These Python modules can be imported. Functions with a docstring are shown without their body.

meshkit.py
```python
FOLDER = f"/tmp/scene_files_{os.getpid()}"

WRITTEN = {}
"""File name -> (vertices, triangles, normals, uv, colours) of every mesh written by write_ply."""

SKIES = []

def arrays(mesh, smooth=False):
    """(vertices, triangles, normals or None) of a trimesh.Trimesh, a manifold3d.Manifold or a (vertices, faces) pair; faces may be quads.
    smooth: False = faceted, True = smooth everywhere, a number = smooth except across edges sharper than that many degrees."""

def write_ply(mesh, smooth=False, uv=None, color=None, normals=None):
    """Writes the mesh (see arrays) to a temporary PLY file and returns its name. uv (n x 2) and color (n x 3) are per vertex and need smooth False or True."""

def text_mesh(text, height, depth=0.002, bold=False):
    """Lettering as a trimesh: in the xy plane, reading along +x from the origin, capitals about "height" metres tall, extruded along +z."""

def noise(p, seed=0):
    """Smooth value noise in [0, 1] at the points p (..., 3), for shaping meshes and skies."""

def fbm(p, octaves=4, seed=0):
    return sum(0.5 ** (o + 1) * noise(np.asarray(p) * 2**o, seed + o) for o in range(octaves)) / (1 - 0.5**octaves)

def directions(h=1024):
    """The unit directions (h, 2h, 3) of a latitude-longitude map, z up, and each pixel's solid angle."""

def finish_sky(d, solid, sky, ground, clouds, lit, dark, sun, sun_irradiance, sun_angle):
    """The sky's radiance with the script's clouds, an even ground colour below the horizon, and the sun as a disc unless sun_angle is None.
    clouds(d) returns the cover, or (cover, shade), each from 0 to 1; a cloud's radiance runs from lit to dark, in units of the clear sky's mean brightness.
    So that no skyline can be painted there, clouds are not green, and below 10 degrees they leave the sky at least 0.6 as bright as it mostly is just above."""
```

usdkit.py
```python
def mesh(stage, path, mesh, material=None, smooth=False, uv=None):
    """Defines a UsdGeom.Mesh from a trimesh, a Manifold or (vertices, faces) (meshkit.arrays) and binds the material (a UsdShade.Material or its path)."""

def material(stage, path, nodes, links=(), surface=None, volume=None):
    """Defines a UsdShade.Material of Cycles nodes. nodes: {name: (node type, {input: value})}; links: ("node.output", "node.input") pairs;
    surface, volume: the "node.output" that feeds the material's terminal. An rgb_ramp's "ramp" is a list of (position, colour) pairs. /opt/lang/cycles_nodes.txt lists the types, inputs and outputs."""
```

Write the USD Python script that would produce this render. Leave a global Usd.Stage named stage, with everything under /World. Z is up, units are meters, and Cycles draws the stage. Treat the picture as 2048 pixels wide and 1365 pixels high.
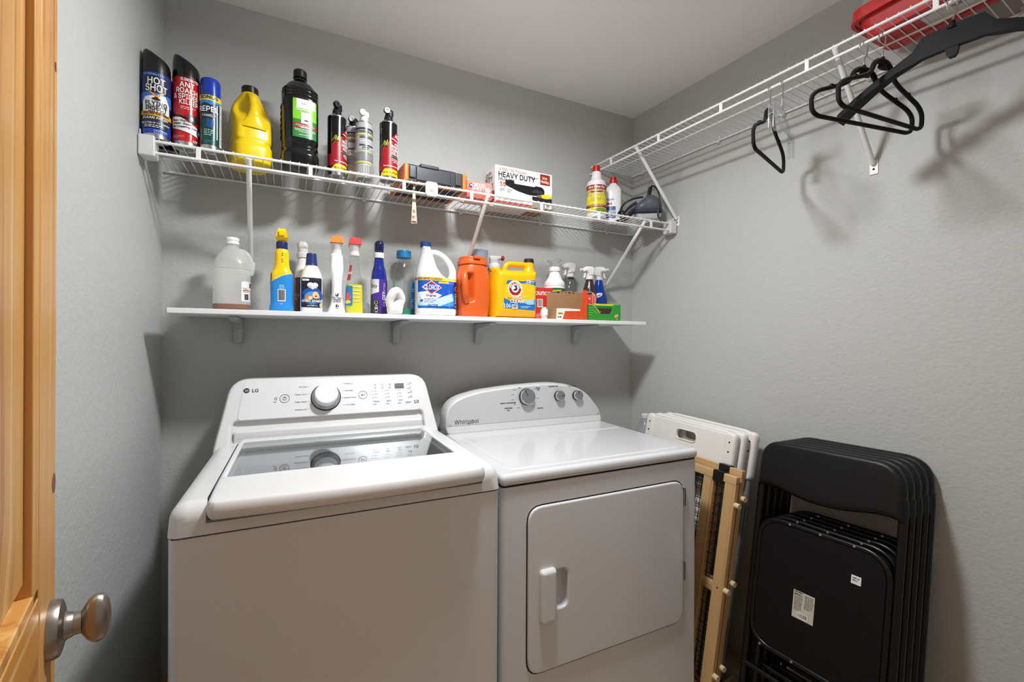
import math, numpy as np, trimesh, usdkit, meshkit, shapely
import manifold3d as m3
from pxr import Usd, UsdGeom, UsdLux, UsdShade, Gf, Sdf
from scipy.spatial import Delaunay
from scipy.interpolate import PchipInterpolator
from shapely.geometry import Polygon, LineString, Point, box as sbox
from shapely.ops import unary_union
from shapely import affinity

stage = Usd.Stage.CreateInMemory()
UsdGeom.SetStageUpAxis(stage, UsdGeom.Tokens.z)
UsdGeom.SetStageMetersPerUnit(stage, 1.0)
UsdGeom.Xform.Define(stage, '/World')
PI = math.pi

# ------------------------------------------------------------------ camera, light, exposure
FPX, YAW, ROLL, EYE = 905.0, math.radians(26.24), math.radians(0.255), (0.0, 0.0, 1.28)
EXPOSURE = 0.0
cam = UsdGeom.Camera.Define(stage, '/World/camera')
cam.CreateHorizontalApertureAttr(36.0)
cam.CreateVerticalApertureAttr(36.0 * 1365 / 2048)
cam.CreateFocalLengthAttr(36.0 * FPX / 2048)
cam.CreateClippingRangeAttr(Gf.Vec2f(0.02, 100))
cam.CreateExposureAttr(EXPOSURE)
_F = np.array([math.sin(YAW), math.cos(YAW), 0]); _r = np.array([math.cos(YAW), -math.sin(YAW), 0]); _u = np.array([0, 0, 1.0])
_R = _r * math.cos(ROLL) + _u * math.sin(ROLL); _U = -_r * math.sin(ROLL) + _u * math.cos(ROLL)
UsdGeom.Xformable(cam).AddTransformOp().Set(Gf.Matrix4d(*_R, 0, *_U, 0, *(-_F), 0, *EYE, 1))

dome = UsdLux.DomeLight.Define(stage, '/World/hall_daylight')
dome.CreateIntensityAttr(0.10); dome.CreateColorAttr(Gf.Vec3f(1.0, 0.97, 0.93))
LAMPS = [((0.52, 0.94, 2.335), 0.095, 296.0)]   # semi-flush ceiling lamp: place, radius, intensity
for i, (p, rad, power) in enumerate(LAMPS):
    L = UsdLux.DiskLight.Define(stage, f'/World/lamp_light_{i:03d}')
    L.CreateRadiusAttr(rad); L.CreateIntensityAttr(power); L.CreateColorAttr(Gf.Vec3f(0.965, 0.985, 1.0))
    UsdGeom.Xformable(L).AddTranslateOp().Set(Gf.Vec3d(*p))
    G = UsdLux.SphereLight.Define(stage, f'/World/lamp_uplight_{i:03d}')            # the bulb above the lamp's dish
    G.CreateRadiusAttr(0.035); G.CreateIntensityAttr(150.0); G.CreateColorAttr(Gf.Vec3f(0.965, 0.985, 1.0))
    UsdGeom.Xformable(G).AddTranslateOp().Set(Gf.Vec3d(p[0], p[1], p[2] + 0.055))

# ------------------------------------------------------------------ materials
def lin(c):
    c = np.asarray(c, float) / 255.0
    return tuple(np.where(c <= 0.04045, c / 12.92, ((c + 0.055) / 1.055) ** 2.4))
_mats = {}
def mat(name, rgb, rough=0.45, metal=0.0, bump=None, spec=0.5, coat=0.0, extra=None, speck=None):
    if name in _mats: return _mats[name]
    nodes = {'p': ('principled_bsdf', {'base_color': lin(rgb), 'roughness': rough, 'metallic': metal, 'specular_ior_level': spec, 'coat_weight': coat, **(extra or {})})}
    links = []
    if bump or speck:
        nodes['tc'] = ('texture_coordinate', {})
    if bump:   # (scale, distance, detail)
        nodes['n'] = ('noise_texture', {'scale': bump[0], 'detail': bump[2] if len(bump) > 2 else 3.0})
        nodes['b'] = ('bump', {'strength': 1.0, 'distance': bump[1]})
        links += [('tc.object', 'n.vector'), ('n.fac', 'b.height'), ('b.normal', 'p.normal')]
    if speck:  # (scale, other rgb, amount)
        nodes['sn'] = ('noise_texture', {'scale': speck[0], 'detail': 4.0})
        nodes['sr'] = ('map_range', {'from_min': 0.35, 'from_max': 0.7, 'to_min': 0.0, 'to_max': speck[2], 'clamp': True})
        nodes['sm'] = ('mix', {'color1': lin(rgb), 'color2': lin(speck[1])})
        links += [('tc.object', 'sn.vector'), ('sn.fac', 'sr.value'), ('sr.result', 'sm.fac'), ('sm.color', 'p.base_color')]
    _mats[name] = usdkit.material(stage, f'/World/Looks/{name}', nodes, links, surface='p.BSDF')
    return _mats[name]
def ink(rgb, rough=0.35):
    return mat('print_%02x%02x%02x_%d' % (*rgb, int(rough * 100)), rgb, rough)
def clear(name, tint, gloss=0.06, haze=0.0, hazecol=(235, 235, 235)):
    """thin clear or milky plastic wall: transparent, with fresnel gloss, and some diffuse"""
    if name in _mats: return _mats[name]
    nodes = {'t': ('transparent_bsdf', {'color': lin(tint)}), 'g': ('glossy_bsdf', {'color': (0.9, 0.9, 0.9), 'roughness': gloss}),
             'lw': ('layer_weight', {'blend': 0.5}), 'pw': ('math', {'math_type': 'power', 'value2': 4.0}), 'f': ('math', {'math_type': 'multiply_add', 'value2': 0.55, 'value3': 0.03}), 'm': ('mix_closure', {}), 'd': ('diffuse_bsdf', {'color': lin(hazecol)}),
             'tr': ('translucent_bsdf', {'color': lin(hazecol)}), 'dt': ('mix_closure', {'fac': 0.5}), 'h': ('mix_closure', {'fac': haze})}
    links = [('t.BSDF', 'h.closure1'), ('d.BSDF', 'dt.closure1'), ('tr.BSDF', 'dt.closure2'), ('dt.closure', 'h.closure2'),
             ('h.closure', 'm.closure1'), ('g.BSDF', 'm.closure2'), ('lw.facing', 'pw.value1'), ('pw.value', 'f.value1'), ('f.value', 'm.fac')]
    _mats[name] = usdkit.material(stage, f'/World/Looks/{name}', nodes, links, surface='m.closure')
    return _mats[name]
def wood(name, c1, c2, c3, axis='z', scale=1.0, rough=0.38):
    """pine: long streaks along one axis"""
    if name in _mats: return _mats[name]
    k = {'x': (1.2, 42, 42), 'y': (42, 1.2, 42), 'z': (42, 42, 1.0)}[axis]
    nodes = {'tc': ('texture_coordinate', {}), 'mp': ('mapping', {'scale': tuple(a * scale for a in k)}),
             'n': ('noise_texture', {'scale': 1.0, 'detail': 5.0, 'roughness': 0.6, 'distortion': 0.6}),
             'r': ('rgb_ramp', {'ramp': [(0.32, lin(c1)), (0.46, lin(c2)), (0.56, lin(c2)), (0.66, lin(c3))]}),
             'b': ('bump', {'strength': 0.5, 'distance': 0.0006}), 'p': ('principled_bsdf', {'roughness': rough, 'coat_weight': 0.25, 'coat_roughness': 0.2})}
    links = [('tc.object', 'mp.vector'), ('mp.vector', 'n.vector'), ('n.fac', 'r.fac'), ('r.color', 'p.base_color'), ('n.fac', 'b.height'), ('b.normal', 'p.normal')]
    _mats[name] = usdkit.material(stage, f'/World/Looks/{name}', nodes, links, surface='p.BSDF')
    return _mats[name]

def paint(name, rgb, sc, dist, rough=0.55):
    """rolled wall paint over orange-peel texture"""
    nodes = {'g': ('geometry', {}), 'n': ('noise_texture', {'scale': sc, 'detail': 3.0, 'roughness': 0.55}), 'n2': ('noise_texture', {'scale': sc * 0.37, 'detail': 2.0}),
             'a': ('math', {'math_type': 'multiply_add', 'value2': 0.6}), 'b': ('bump', {'strength': 1.0, 'distance': dist}),
             'p': ('principled_bsdf', {'base_color': lin(rgb), 'roughness': rough, 'specular_ior_level': 0.35})}
    links = [('g.position', 'n.vector'), ('g.position', 'n2.vector'), ('n2.fac', 'a.value1'), ('n.fac', 'a.value3'), ('a.value', 'b.height'), ('b.normal', 'p.normal')]
    return usdkit.material(stage, f'/World/Looks/{name}', nodes, links, surface='p.BSDF')
WALL = paint('grey_wall_paint', (185, 187, 185), 95.0, 0.0014)
CEIL = paint('white_ceiling_paint', (250, 250, 250), 60.0, 0.0006, 0.8)
WHITE_METAL = mat('white_enamel', (217, 217, 219), 0.16, coat=0.4)
WHITE_COAT = mat('white_vinyl_coat', (236, 236, 236), 0.3)
WHITE_PL = mat('white_plastic', (217, 217, 217), 0.3)
SATIN = mat('satin_white_laminate', (238, 238, 240), 0.4)
GREY_BR = mat('grey_painted_bracket', (168, 170, 172), 0.4)
BLACK_PL = mat('black_plastic', (20, 20, 22), 0.28)
BLACK_GL = mat('black_gloss', (10, 10, 12), 0.12)
DARK_GAP = mat('dark_gap', (14, 14, 14), 0.8)
CHROME = mat('chrome', (214, 214, 216), 0.12, 1.0)
STEEL = mat('brushed_nickel', (160, 151, 143), 0.36, 1.0)
TIN = mat('tin_can_metal', (196, 196, 198), 0.25, 1.0)
CLEAR = clear('clear_plastic', (246, 247, 247), 0.05, 0.05)

# ------------------------------------------------------------------ scene helpers
_names = {}
def uniq(parent, name):
    k = f'{parent}/{name}'; n = _names.get(k, -1) + 1; _names[k] = n
    return k if n == 0 else f'{k}_{n:03d}'
def tag(path, label=None, cat=None, group=None, kind=None):
    p = stage.GetPrimAtPath(path)
    for k, v in (('label', label), ('category', cat), ('group', group), ('kind', kind)):
        if v: p.SetCustomDataByKey(k, v)
    return path
def thing(name, label, cat, loc=(0, 0, 0), rot=0, group=None, tilt=None):
    path = uniq('/World', name)
    x = UsdGeom.Xform.Define(stage, path)
    x.AddTranslateOp().Set(Gf.Vec3d(*map(float, loc)))
    x.AddRotateXYZOp().Set(Gf.Vec3f(*(tilt or (0, 0, rot))))
    return tag(path, label, cat, group)
def part(parent, name, mesh, material, label=None, smooth=30, kind=None):
    path = uniq(parent, name)
    usdkit.mesh(stage, path, mesh, material, smooth=smooth)
    return tag(path, label, kind=kind) if (label or kind) else path
def solo(name, mesh, material, label, cat, group=None, smooth=30):
    path = uniq('/World', name); usdkit.mesh(stage, path, mesh, material, smooth=smooth)
    return tag(path, label, cat, group)
def struct(name, mesh, material, label=None, smooth=False, cat=None):
    path = '/World/' + name; usdkit.mesh(stage, path, mesh, material, smooth=smooth)
    return tag(path, label, cat, kind='structure')
def dup(src, label, loc, tilt=(0, 0, 0), group=None):
    base = src.rsplit('/', 1)[1]; base = base[:-4] if base[-3:].isdigit() else base
    path = uniq('/World', base)
    x = UsdGeom.Xform.Define(stage, path)
    x.GetPrim().GetReferences().AddInternalReference(src)
    was = stage.GetPrimAtPath(src).GetCustomData()
    UsdGeom.XformCommonAPI(x)
    x.GetPrim().GetAttribute('xformOp:translate').Set(Gf.Vec3d(*map(float, loc)))
    x.GetPrim().GetAttribute('xformOp:rotateXYZ').Set(Gf.Vec3f(*tilt))
    x.GetPrim().SetInstanceable(True)
    return tag(path, label, was['category'], group or was.get('group'))

# ------------------------------------------------------------------ mesh helpers
cat = lambda *m: trimesh.util.concatenate([x for x in m if x is not None])
def tm(man):
    q = man.to_mesh(); return trimesh.Trimesh(q.vert_properties[:, :3], q.tri_verts, process=False)
def bx(lo, hi):
    m = trimesh.creation.box(extents=np.subtract(hi, lo)); m.apply_translation((np.add(lo, hi)) / 2); return m
def rb(lo, hi, r=0.004, seg=12):
    """rounded box"""
    lo, hi = np.array(lo, float), np.array(hi, float); r = min(r, *((hi - lo) / 2.001))
    s = m3.Manifold.sphere(r, seg)
    return tm(m3.Manifold.batch_hull([s.translate([(lo[0] + r, hi[0] - r)[i], (lo[1] + r, hi[1] - r)[j], (lo[2] + r, hi[2] - r)[k]]) for i in (0, 1) for j in (0, 1) for k in (0, 1)]))
def cyl(p, q, r, n=20, r2=None):
    p, q = np.array(p, float), np.array(q, float); d = q - p; L = np.linalg.norm(d)
    m = tm(m3.Manifold.cylinder(L, r, r if r2 is None else r2, n))
    m.apply_transform(trimesh.geometry.align_vectors([0, 0, 1], d / L)); m.apply_translation(p); return m
def tube(pts, r, n=8, closed=False, flat=None):
    """sweep a circle (or ellipse: flat = (r along up, r across)) along a polyline"""
    p = np.asarray(pts, float); N = len(p)
    t = np.roll(p, -1, 0) - np.roll(p, 1, 0) if closed else np.gradient(p, axis=0)
    t /= np.linalg.norm(t, axis=1, keepdims=True) + 1e-12
    a = np.zeros_like(p); up = np.array([0, 0, 1.0]) if abs(t[0, 2]) < 0.9 else np.array([1.0, 0, 0])
    a[0] = np.cross(t[0], up); a[0] /= np.linalg.norm(a[0])
    for i in range(1, N):
        v = a[i - 1] - t[i] * (a[i - 1] @ t[i]); a[i] = v / (np.linalg.norm(v) + 1e-12)
    b = np.cross(t, a); ang = np.arange(n) * 2 * PI / n
    r = np.broadcast_to(np.asarray(r, float), (N,))[:, None, None]
    v = (p[:, None] + r * (np.cos(ang)[None, :, None] * a[:, None] + np.sin(ang)[None, :, None] * b[:, None])).reshape(-1, 3)
    f = []
    for i in range(N if closed else N - 1):
        i2 = (i + 1) % N
        for j in range(n):
            j2 = (j + 1) % n; f += [(i * n + j, i * n + j2, i2 * n + j2), (i * n + j, i2 * n + j2, i2 * n + j)]
    if not closed:
        k = len(v); v = np.vstack([v, p[0], p[-1]])
        for j in range(n):
            f += [(k, (j + 1) % n, j), (k + 1, (N - 1) * n + j, (N - 1) * n + (j + 1) % n)]
    m = trimesh.Trimesh(v, f, process=False); m.fix_normals() if False else None
    return m
def arcpts(c, r, a0, a1, n=8):
    a = np.radians(np.linspace(a0, a1, n)); return [(c[0] + r * math.cos(x), c[1] + r * math.sin(x)) for x in a]
def rpath(pts, r, n=6, closed=False):
    """2D or 3D polyline with rounded corners"""
    P = [np.array(p, float) for p in pts]; out = []; N = len(P)
    for i in range(N):
        if not closed and i in (0, N - 1): out.append(P[i]); continue
        a, b, c = P[i - 1], P[i], P[(i + 1) % N]; u, w = a - b, c - b
        k = min(r, np.linalg.norm(u) * 0.49, np.linalg.norm(w) * 0.49)
        s, e = b + u / np.linalg.norm(u) * k, b + w / np.linalg.norm(w) * k
        out += [(1 - t) ** 2 * s + 2 * t * (1 - t) * b + t * t * e for t in np.linspace(0, 1, n)]
    return np.array(out)
def spline(pts, n=40):
    p = np.array(pts, float); d = np.r_[0, np.cumsum(np.linalg.norm(np.diff(p, axis=0), axis=1))]
    from scipy.interpolate import CubicSpline
    return CubicSpline(d, p)(np.linspace(0, d[-1], n))
def rpoly(pts, r): return Polygon(rpath(pts, r, closed=True))
def rrect(x0, y0, x1, y1, r): return rpoly([(x0, y0), (x1, y0), (x1, y1), (x0, y1)], r) if r > 0 else sbox(x0, y0, x1, y1)
def place(m, o, U=(1, 0, 0), V=(0, 0, 1)):
    U, V = np.array(U, float), np.array(V, float); W = np.cross(U, V)
    M = np.eye(4); M[:3, 0], M[:3, 1], M[:3, 2], M[:3, 3] = U, V, W, o
    m = m.copy(); m.apply_transform(M); return m
def prism(poly, z0, z1):
    ps = getattr(poly, 'geoms', [poly]); ms = []
    for p in ps:
        m = trimesh.creation.extrude_polygon(p, z1 - z0, engine='earcut'); m.apply_translation((0, 0, z0)); ms.append(m)
    return cat(*ms)
def _grid(poly, h, rings=()):
    pts = []
    for g in [poly] + [poly.buffer(-d) for d in rings]:
        for q in getattr(g, 'geoms', [g]):
            if q.is_empty: continue
            for ring in [q.exterior, *q.interiors]: pts.append(np.array(ring.segmentize(h).coords)[:-1])
    nb = sum(len(x) for x in pts[:1 + len(getattr(poly, 'interiors', []))]) if poly.geom_type == 'Polygon' else 0
    x0, y0, x1, y1 = poly.bounds
    gx, gy = np.meshgrid(np.arange(x0 + h / 2, x1, h), np.arange(y0 + h / 2, y1, h)); g = np.c_[gx.ravel(), gy.ravel()]
    inner = poly.buffer(-(max(rings) if rings else 0) - 0.45 * h)
    g = g[shapely.contains_xy(inner, g[:, 0], g[:, 1])] if not inner.is_empty else g[:0]
    P = np.vstack(pts + [g]); _, ix = np.unique(np.round(P, 7), axis=0, return_index=True); P = P[np.sort(ix)]
    T = Delaunay(P).simplices; c = P[T].mean(1)
    a = P[T]; area = np.abs(np.cross(a[:, 1] - a[:, 0], a[:, 2] - a[:, 0])) 
    T = T[shapely.contains_xy(poly.buffer(1e-7), c[:, 0], c[:, 1]) & (area > 1e-12)]
    a = P[T]; flip = np.cross(a[:, 1] - a[:, 0], a[:, 2] - a[:, 0]) < 0; T[flip] = T[flip][:, ::-1]
    return P, T
def patch(poly, h=0.006):
    ms = []
    for q in getattr(poly, 'geoms', [poly]):
        P, T = _grid(q, h); ms.append(trimesh.Trimesh(np.c_[P, np.zeros(len(P))], T, process=False))
    return cat(*ms)
def pillow(poly, T, r, h=0.008, back=True, n=5, power=2.0):
    """a plate of outline poly, thickness T, whose rim is rounded over the distance r"""
    ms = []
    for q in getattr(poly, 'geoms', [poly]):
        rings = [r * (1 - math.cos(a)) for a in np.linspace(0, PI / 2, n + 1)[1:]]
        P, F = _grid(q, h, rings)
        d = shapely.distance(shapely.points(P), q.boundary); s = np.clip(d / r, 0, 1)
        H = T / 2 * (1 - (1 - s) ** power) ** (1 / power); H[d < 1e-6] = 0
        N = len(P); edge = d < 1e-6
        idx = np.where(edge, np.arange(N), np.arange(N) + N)
        v = np.vstack([np.c_[P, H], np.c_[P, -H]])
        ms.append(trimesh.Trimesh(v, np.vstack([F, idx[F][:, ::-1]]) if back else F, process=False))
    return cat(*ms)
def sq(a, rx, ry, n):
    return (np.abs(np.cos(a) / rx) ** n + np.abs(np.sin(a) / ry) ** n) ** (-1.0 / n)
class Prof:
    """a bottle's profile: rings (z, rx, ry, n), smooth between; front faces -y"""
    def __init__(s, rings, smooth=True):
        R = np.array([(q[0], q[1], q[2] if len(q) > 2 else q[1], q[3] if len(q) > 3 else 2.0) for q in rings], float)
        s.R = R; s.smooth = smooth; z = R[:, 0] + np.arange(len(R)) * 1e-7
        s.f = [PchipInterpolator(z, R[:, k]) if smooth else (lambda q, z=z, k=k: np.interp(q, z, R[:, k])) for k in (1, 2, 3)]
    def at(s, z): return [f(np.clip(z, s.R[0, 0], s.R[-1, 0])) for f in s.f]
    def mesh(s, seg=40, step=0.006, shrink=0.0, ztop=None, zbot=None):
        z0, z1 = (s.R[0, 0] if zbot is None else zbot), (s.R[-1, 0] if ztop is None else ztop)
        zs = np.unique(np.round(np.r_[np.linspace(z0, z1, max(3, int((z1 - z0) / step))), s.R[(s.R[:, 0] >= z0) & (s.R[:, 0] <= z1), 0]], 6))
        a = np.arange(seg) * 2 * PI / seg; V = []
        for z in zs:
            rx, ry, n = s.at(z); rho = sq(a, max(float(rx) - shrink, 1e-4), max(float(ry) - shrink, 1e-4), float(n)); V.append(np.c_[rho * np.cos(a), rho * np.sin(a), np.full(seg, z)])
        V = np.vstack(V); N = len(zs); i, j = np.meshgrid(np.arange(N - 1), np.arange(seg), indexing='ij'); j2 = (j + 1) % seg
        q = np.stack([i * seg + j, i * seg + j2, (i + 1) * seg + j2, (i + 1) * seg + j], -1).reshape(-1, 4)
        F = np.vstack([q[:, [0, 1, 2]], q[:, [0, 2, 3]]]); k = len(V); V = np.vstack([V, [0, 0, z0], [0, 0, z1]])
        e = np.arange(seg); F = np.vstack([F, np.c_[np.full(seg, k), (e + 1) % seg, e], np.c_[np.full(seg, k + 1), (N - 1) * seg + e, (N - 1) * seg + (e + 1) % seg]])
        return trimesh.Trimesh(V, F, process=False)
    def wrap(s, R0, off=0.0005, turn=0.0):
        def f(m, lvl=0):
            v = np.array(m.vertices); a = -PI / 2 + v[:, 0] / R0 + math.radians(turn); rx, ry, n = s.at(v[:, 1])
            rho = sq(a, rx, ry, n) + off + lvl * 0.00035 + v[:, 2]
            return trimesh.Trimesh(np.c_[rho * np.cos(a), rho * np.sin(a), v[:, 1]], m.faces, process=False)
        f.curved = True; return f
    def drape(s, off=0.0005):
        def f(m, lvl=0):
            v = np.array(m.vertices); rx, ry, n = s.at(v[:, 1])
            y = -ry * (1 - np.clip(np.abs(v[:, 0]) / rx, 0, 0.995) ** n) ** (1 / n) - off - lvl * 0.00035 - v[:, 2]
            return trimesh.Trimesh(np.c_[v[:, 0], y, v[:, 1]], m.faces, process=False)
        f.curved = True; return f
def flatmap(o, U=(1, 0, 0), V=(0, 0, 1), off=0.0004):
    W = np.cross(U, V)
    f = lambda m, lvl=0: place(m, np.array(o, float) + W * (off + lvl * 0.00035), U, V)
    f.curved = False; return f
def pillowmap(poly, T, r, off=0.0005, power=2.0):
    """onto the front of a pillow standing in the x-z plane"""
    B = poly.boundary
    def f(m, lvl=0):
        v = np.array(m.vertices); d = shapely.distance(shapely.points(v[:, :2]), B); s_ = np.clip(d / r, 0, 1)
        s_ = np.where(shapely.contains_xy(poly, v[:, 0], v[:, 1]), s_, 0)
        return trimesh.Trimesh(np.c_[v[:, 0], -(T / 2 * (1 - (1 - s_) ** power) ** (1 / power)) - off - lvl * 0.00035 - v[:, 2], v[:, 1]], m.faces, process=False)
    f.curved = True; return f
_txt = {}
def txt(s, h, bold=True, align='c', sx=1.0, slant=0.0):
    k = (s, bold)
    if k not in _txt: _txt[k] = meshkit.text_mesh(s, 1.0, 0.02, bold)
    m = _txt[k].copy(); v = np.array(m.vertices); v[:, 0] -= {'c': (v[:, 0].min() + v[:, 0].max()) / 2, 'l': v[:, 0].min(), 'r': v[:, 0].max()}[align]
    v = np.c_[(v[:, 0] + slant * v[:, 1]) * h * sx, v[:, 1] * h, v[:, 2] * 0.01]
    return trimesh.Trimesh(v, m.faces, process=False)
_rng = np.random.default_rng(7)
def shift(m, x, y): m = m.copy(); m.apply_translation((x, y, 0)); return m
def flatpoly(poly, curved, h=0.005):
    return patch(poly, h) if curved else prism(poly, 0, 0.0002)
def smallprint(w, rows, pitch, th=0.4, align='l', fill=0.85):
    b = []
    for k in range(rows):
        x = 0.0; L = w * (fill + (1 - fill) * _rng.random()) * (1 if k < rows - 1 else 0.7); x0 = -L / 2 if align == 'c' else 0; x = x0
        while x < x0 + L:
            q = min(pitch * (0.6 + 1.6 * _rng.random()), x0 + L - x); b.append(sbox(x, -k * pitch - pitch * th, x + q, -k * pitch)); x += q + pitch * 0.35
    return shapely.MultiPolygon(b)
def barcode(w, h, n=22):
    b = []; x = 0.0; u = w / (n * 2.2)
    while x < w:
        q = u * (0.5 + 1.6 * _rng.random()); b.append(sbox(x, 0, min(x + q, w), h)); x += q + u * (0.5 + 1.0 * _rng.random())
    return shapely.MultiPolygon(b)
def art(parent, m, base, items, name='label', h=0.005):
    """a printed label: base = (polygon, rgb) or None; items in order of layering"""
    lab = parent
    if base: lab = part(parent, name, m(flatpoly(base[0], m.curved, h), 0), ink(base[1]), smooth=True)
    for k, it in enumerate(items):
        lvl = 1 + k * 0.25 if k < 24 else 7; kind = it[0]
        if kind == 'p': part(lab, 'printed_patch', m(flatpoly(it[1], m.curved, h), lvl), ink(it[2]), smooth=True)
        elif kind == 't':   # text, size, x, y, rgb, options
            o = it[6] if len(it) > 6 else {}
            g = shift(txt(it[1], it[2], **o), it[3], it[4])
            if m.curved and it[2] > 0.012: g = g.subdivide_to_size(0.006)
            part(lab, 'lettering', m(g, lvl + 0.4), ink(it[5]), smooth=False)
        elif kind == 's':   # small print: w, rows, pitch, x, y, rgb
            o = it[7] if len(it) > 7 else {}
            g = shift(prism(smallprint(it[1], it[2], it[3], **o), 0, 0.0001), it[4], it[5])
            part(lab, 'small_print', m(g, lvl + 0.4), ink(it[6]), smooth=False)
        elif kind == 'b':   # barcode: w, h, x, y
            part(lab, 'barcode_panel', m(shift(flatpoly(sbox(-0.002, -0.003, it[1] + 0.002, it[2] + 0.002), m.curved, h), it[3], it[4]), lvl), ink((240, 240, 240)), smooth=True)
            part(lab, 'barcode', m(shift(prism(barcode(it[1], it[2]), 0, 0.0001), it[3], it[4]), lvl + 0.4), ink((15, 15, 15)), smooth=False)
    return lab
def ell(cx, cy, rx, ry, n=24): return Polygon([(cx + rx * math.cos(a), cy + ry * math.sin(a)) for a in np.arange(n) * 2 * PI / n])
def shear(m, k, y0):
    m = m.copy(); v = np.array(m.vertices); v[:, 0] += k * (v[:, 1] - y0); m.vertices = v; return m
def lathe(prof, n=40):
    return trimesh.creation.revolve(np.array(prof), sections=n)

# ================================================================== the room
XL, YB, ZC, XR, KR = -0.375, 1.85, 2.45, 1.614, 0.0752          # left wall, back wall, ceiling, right wall at the back, its slant
wr = lambda y: XR + (YB - y) * KR
struct('wall_back', bx((XL - 0.1, YB, 0), (1.80, YB + 0.1, ZC + 0.1)), WALL, 'grey textured back wall behind washer and dryer')
struct('wall_left', bx((XL - 0.1, -1.2, 0), (XL, YB + 0.1, ZC + 0.1)), WALL, 'grey textured left wall beside the pine door')
struct('wall_right', prism(Polygon([(wr(YB + 0.1), YB + 0.1), (wr(-1.2), -1.2), (wr(-1.2) + 0.1, -1.2), (wr(YB + 0.1) + 0.1, YB + 0.1)]), 0, ZC + 0.1), WALL, 'grey textured right wall behind the folding chairs')
struct('ceiling', bx((XL - 0.1, -0.13, ZC), (wr(-0.13) + 0.1, YB + 0.1, ZC + 0.1)), CEIL, 'smooth white ceiling')
struct('wall_front', cat(bx((XL, -0.11, 0), (-0.125, 0.02, ZC)), bx((0.70, -0.11, 0), (wr(0), 0.02, ZC)), bx((-0.125, -0.11, 2.06), (0.70, 0.02, ZC))), WALL)
FLOORW = wood('floor_oak', (128, 104, 80), (166, 140, 112), (186, 162, 134), 'y', 0.35, 0.35)
fl = struct('floor', bx((-0.6, -1.3, -0.02), (1.95, 1.95, 0)), FLOORW)
for k in range(20):
    part(fl, 'plank', rb((-0.6 + k * 0.125 + 0.001, -1.3, -0.004), (-0.6 + (k + 1) * 0.125 - 0.001, 1.85, 0.0015), 0.0012, 4), FLOORW)
PINE_V = wood('pine_vertical', (166, 102, 38), (212, 156, 84), (230, 184, 116), 'z', 0.8)
PINE_H = wood('pine_horizontal', (148, 80, 20), (204, 140, 60), (236, 184, 108), 'x', 0.5)
struct('baseboard_back', rb((XL, YB - 0.016, 0.0), (wr(YB), YB, 0.16), 0.004), PINE_H)
struct('baseboard_left', rb((XL, 0.02, 0.0), (XL + 0.016, YB - 0.016, 0.16), 0.004), wood('pine_along', (150, 84, 26), (200, 136, 62), (222, 166, 94), 'y', 0.45))
struct('trim_1', cat(rb((-0.125, -0.12, 0), (-0.112, 0.03, 2.06), 0.002), rb((0.687, -0.12, 0), (0.70, 0.03, 2.06), 0.002), rb((-0.125, -0.12, 2.047), (0.70, 0.03, 2.06), 0.002)), PINE_V, 'pine jamb lining the doorway')
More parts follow.
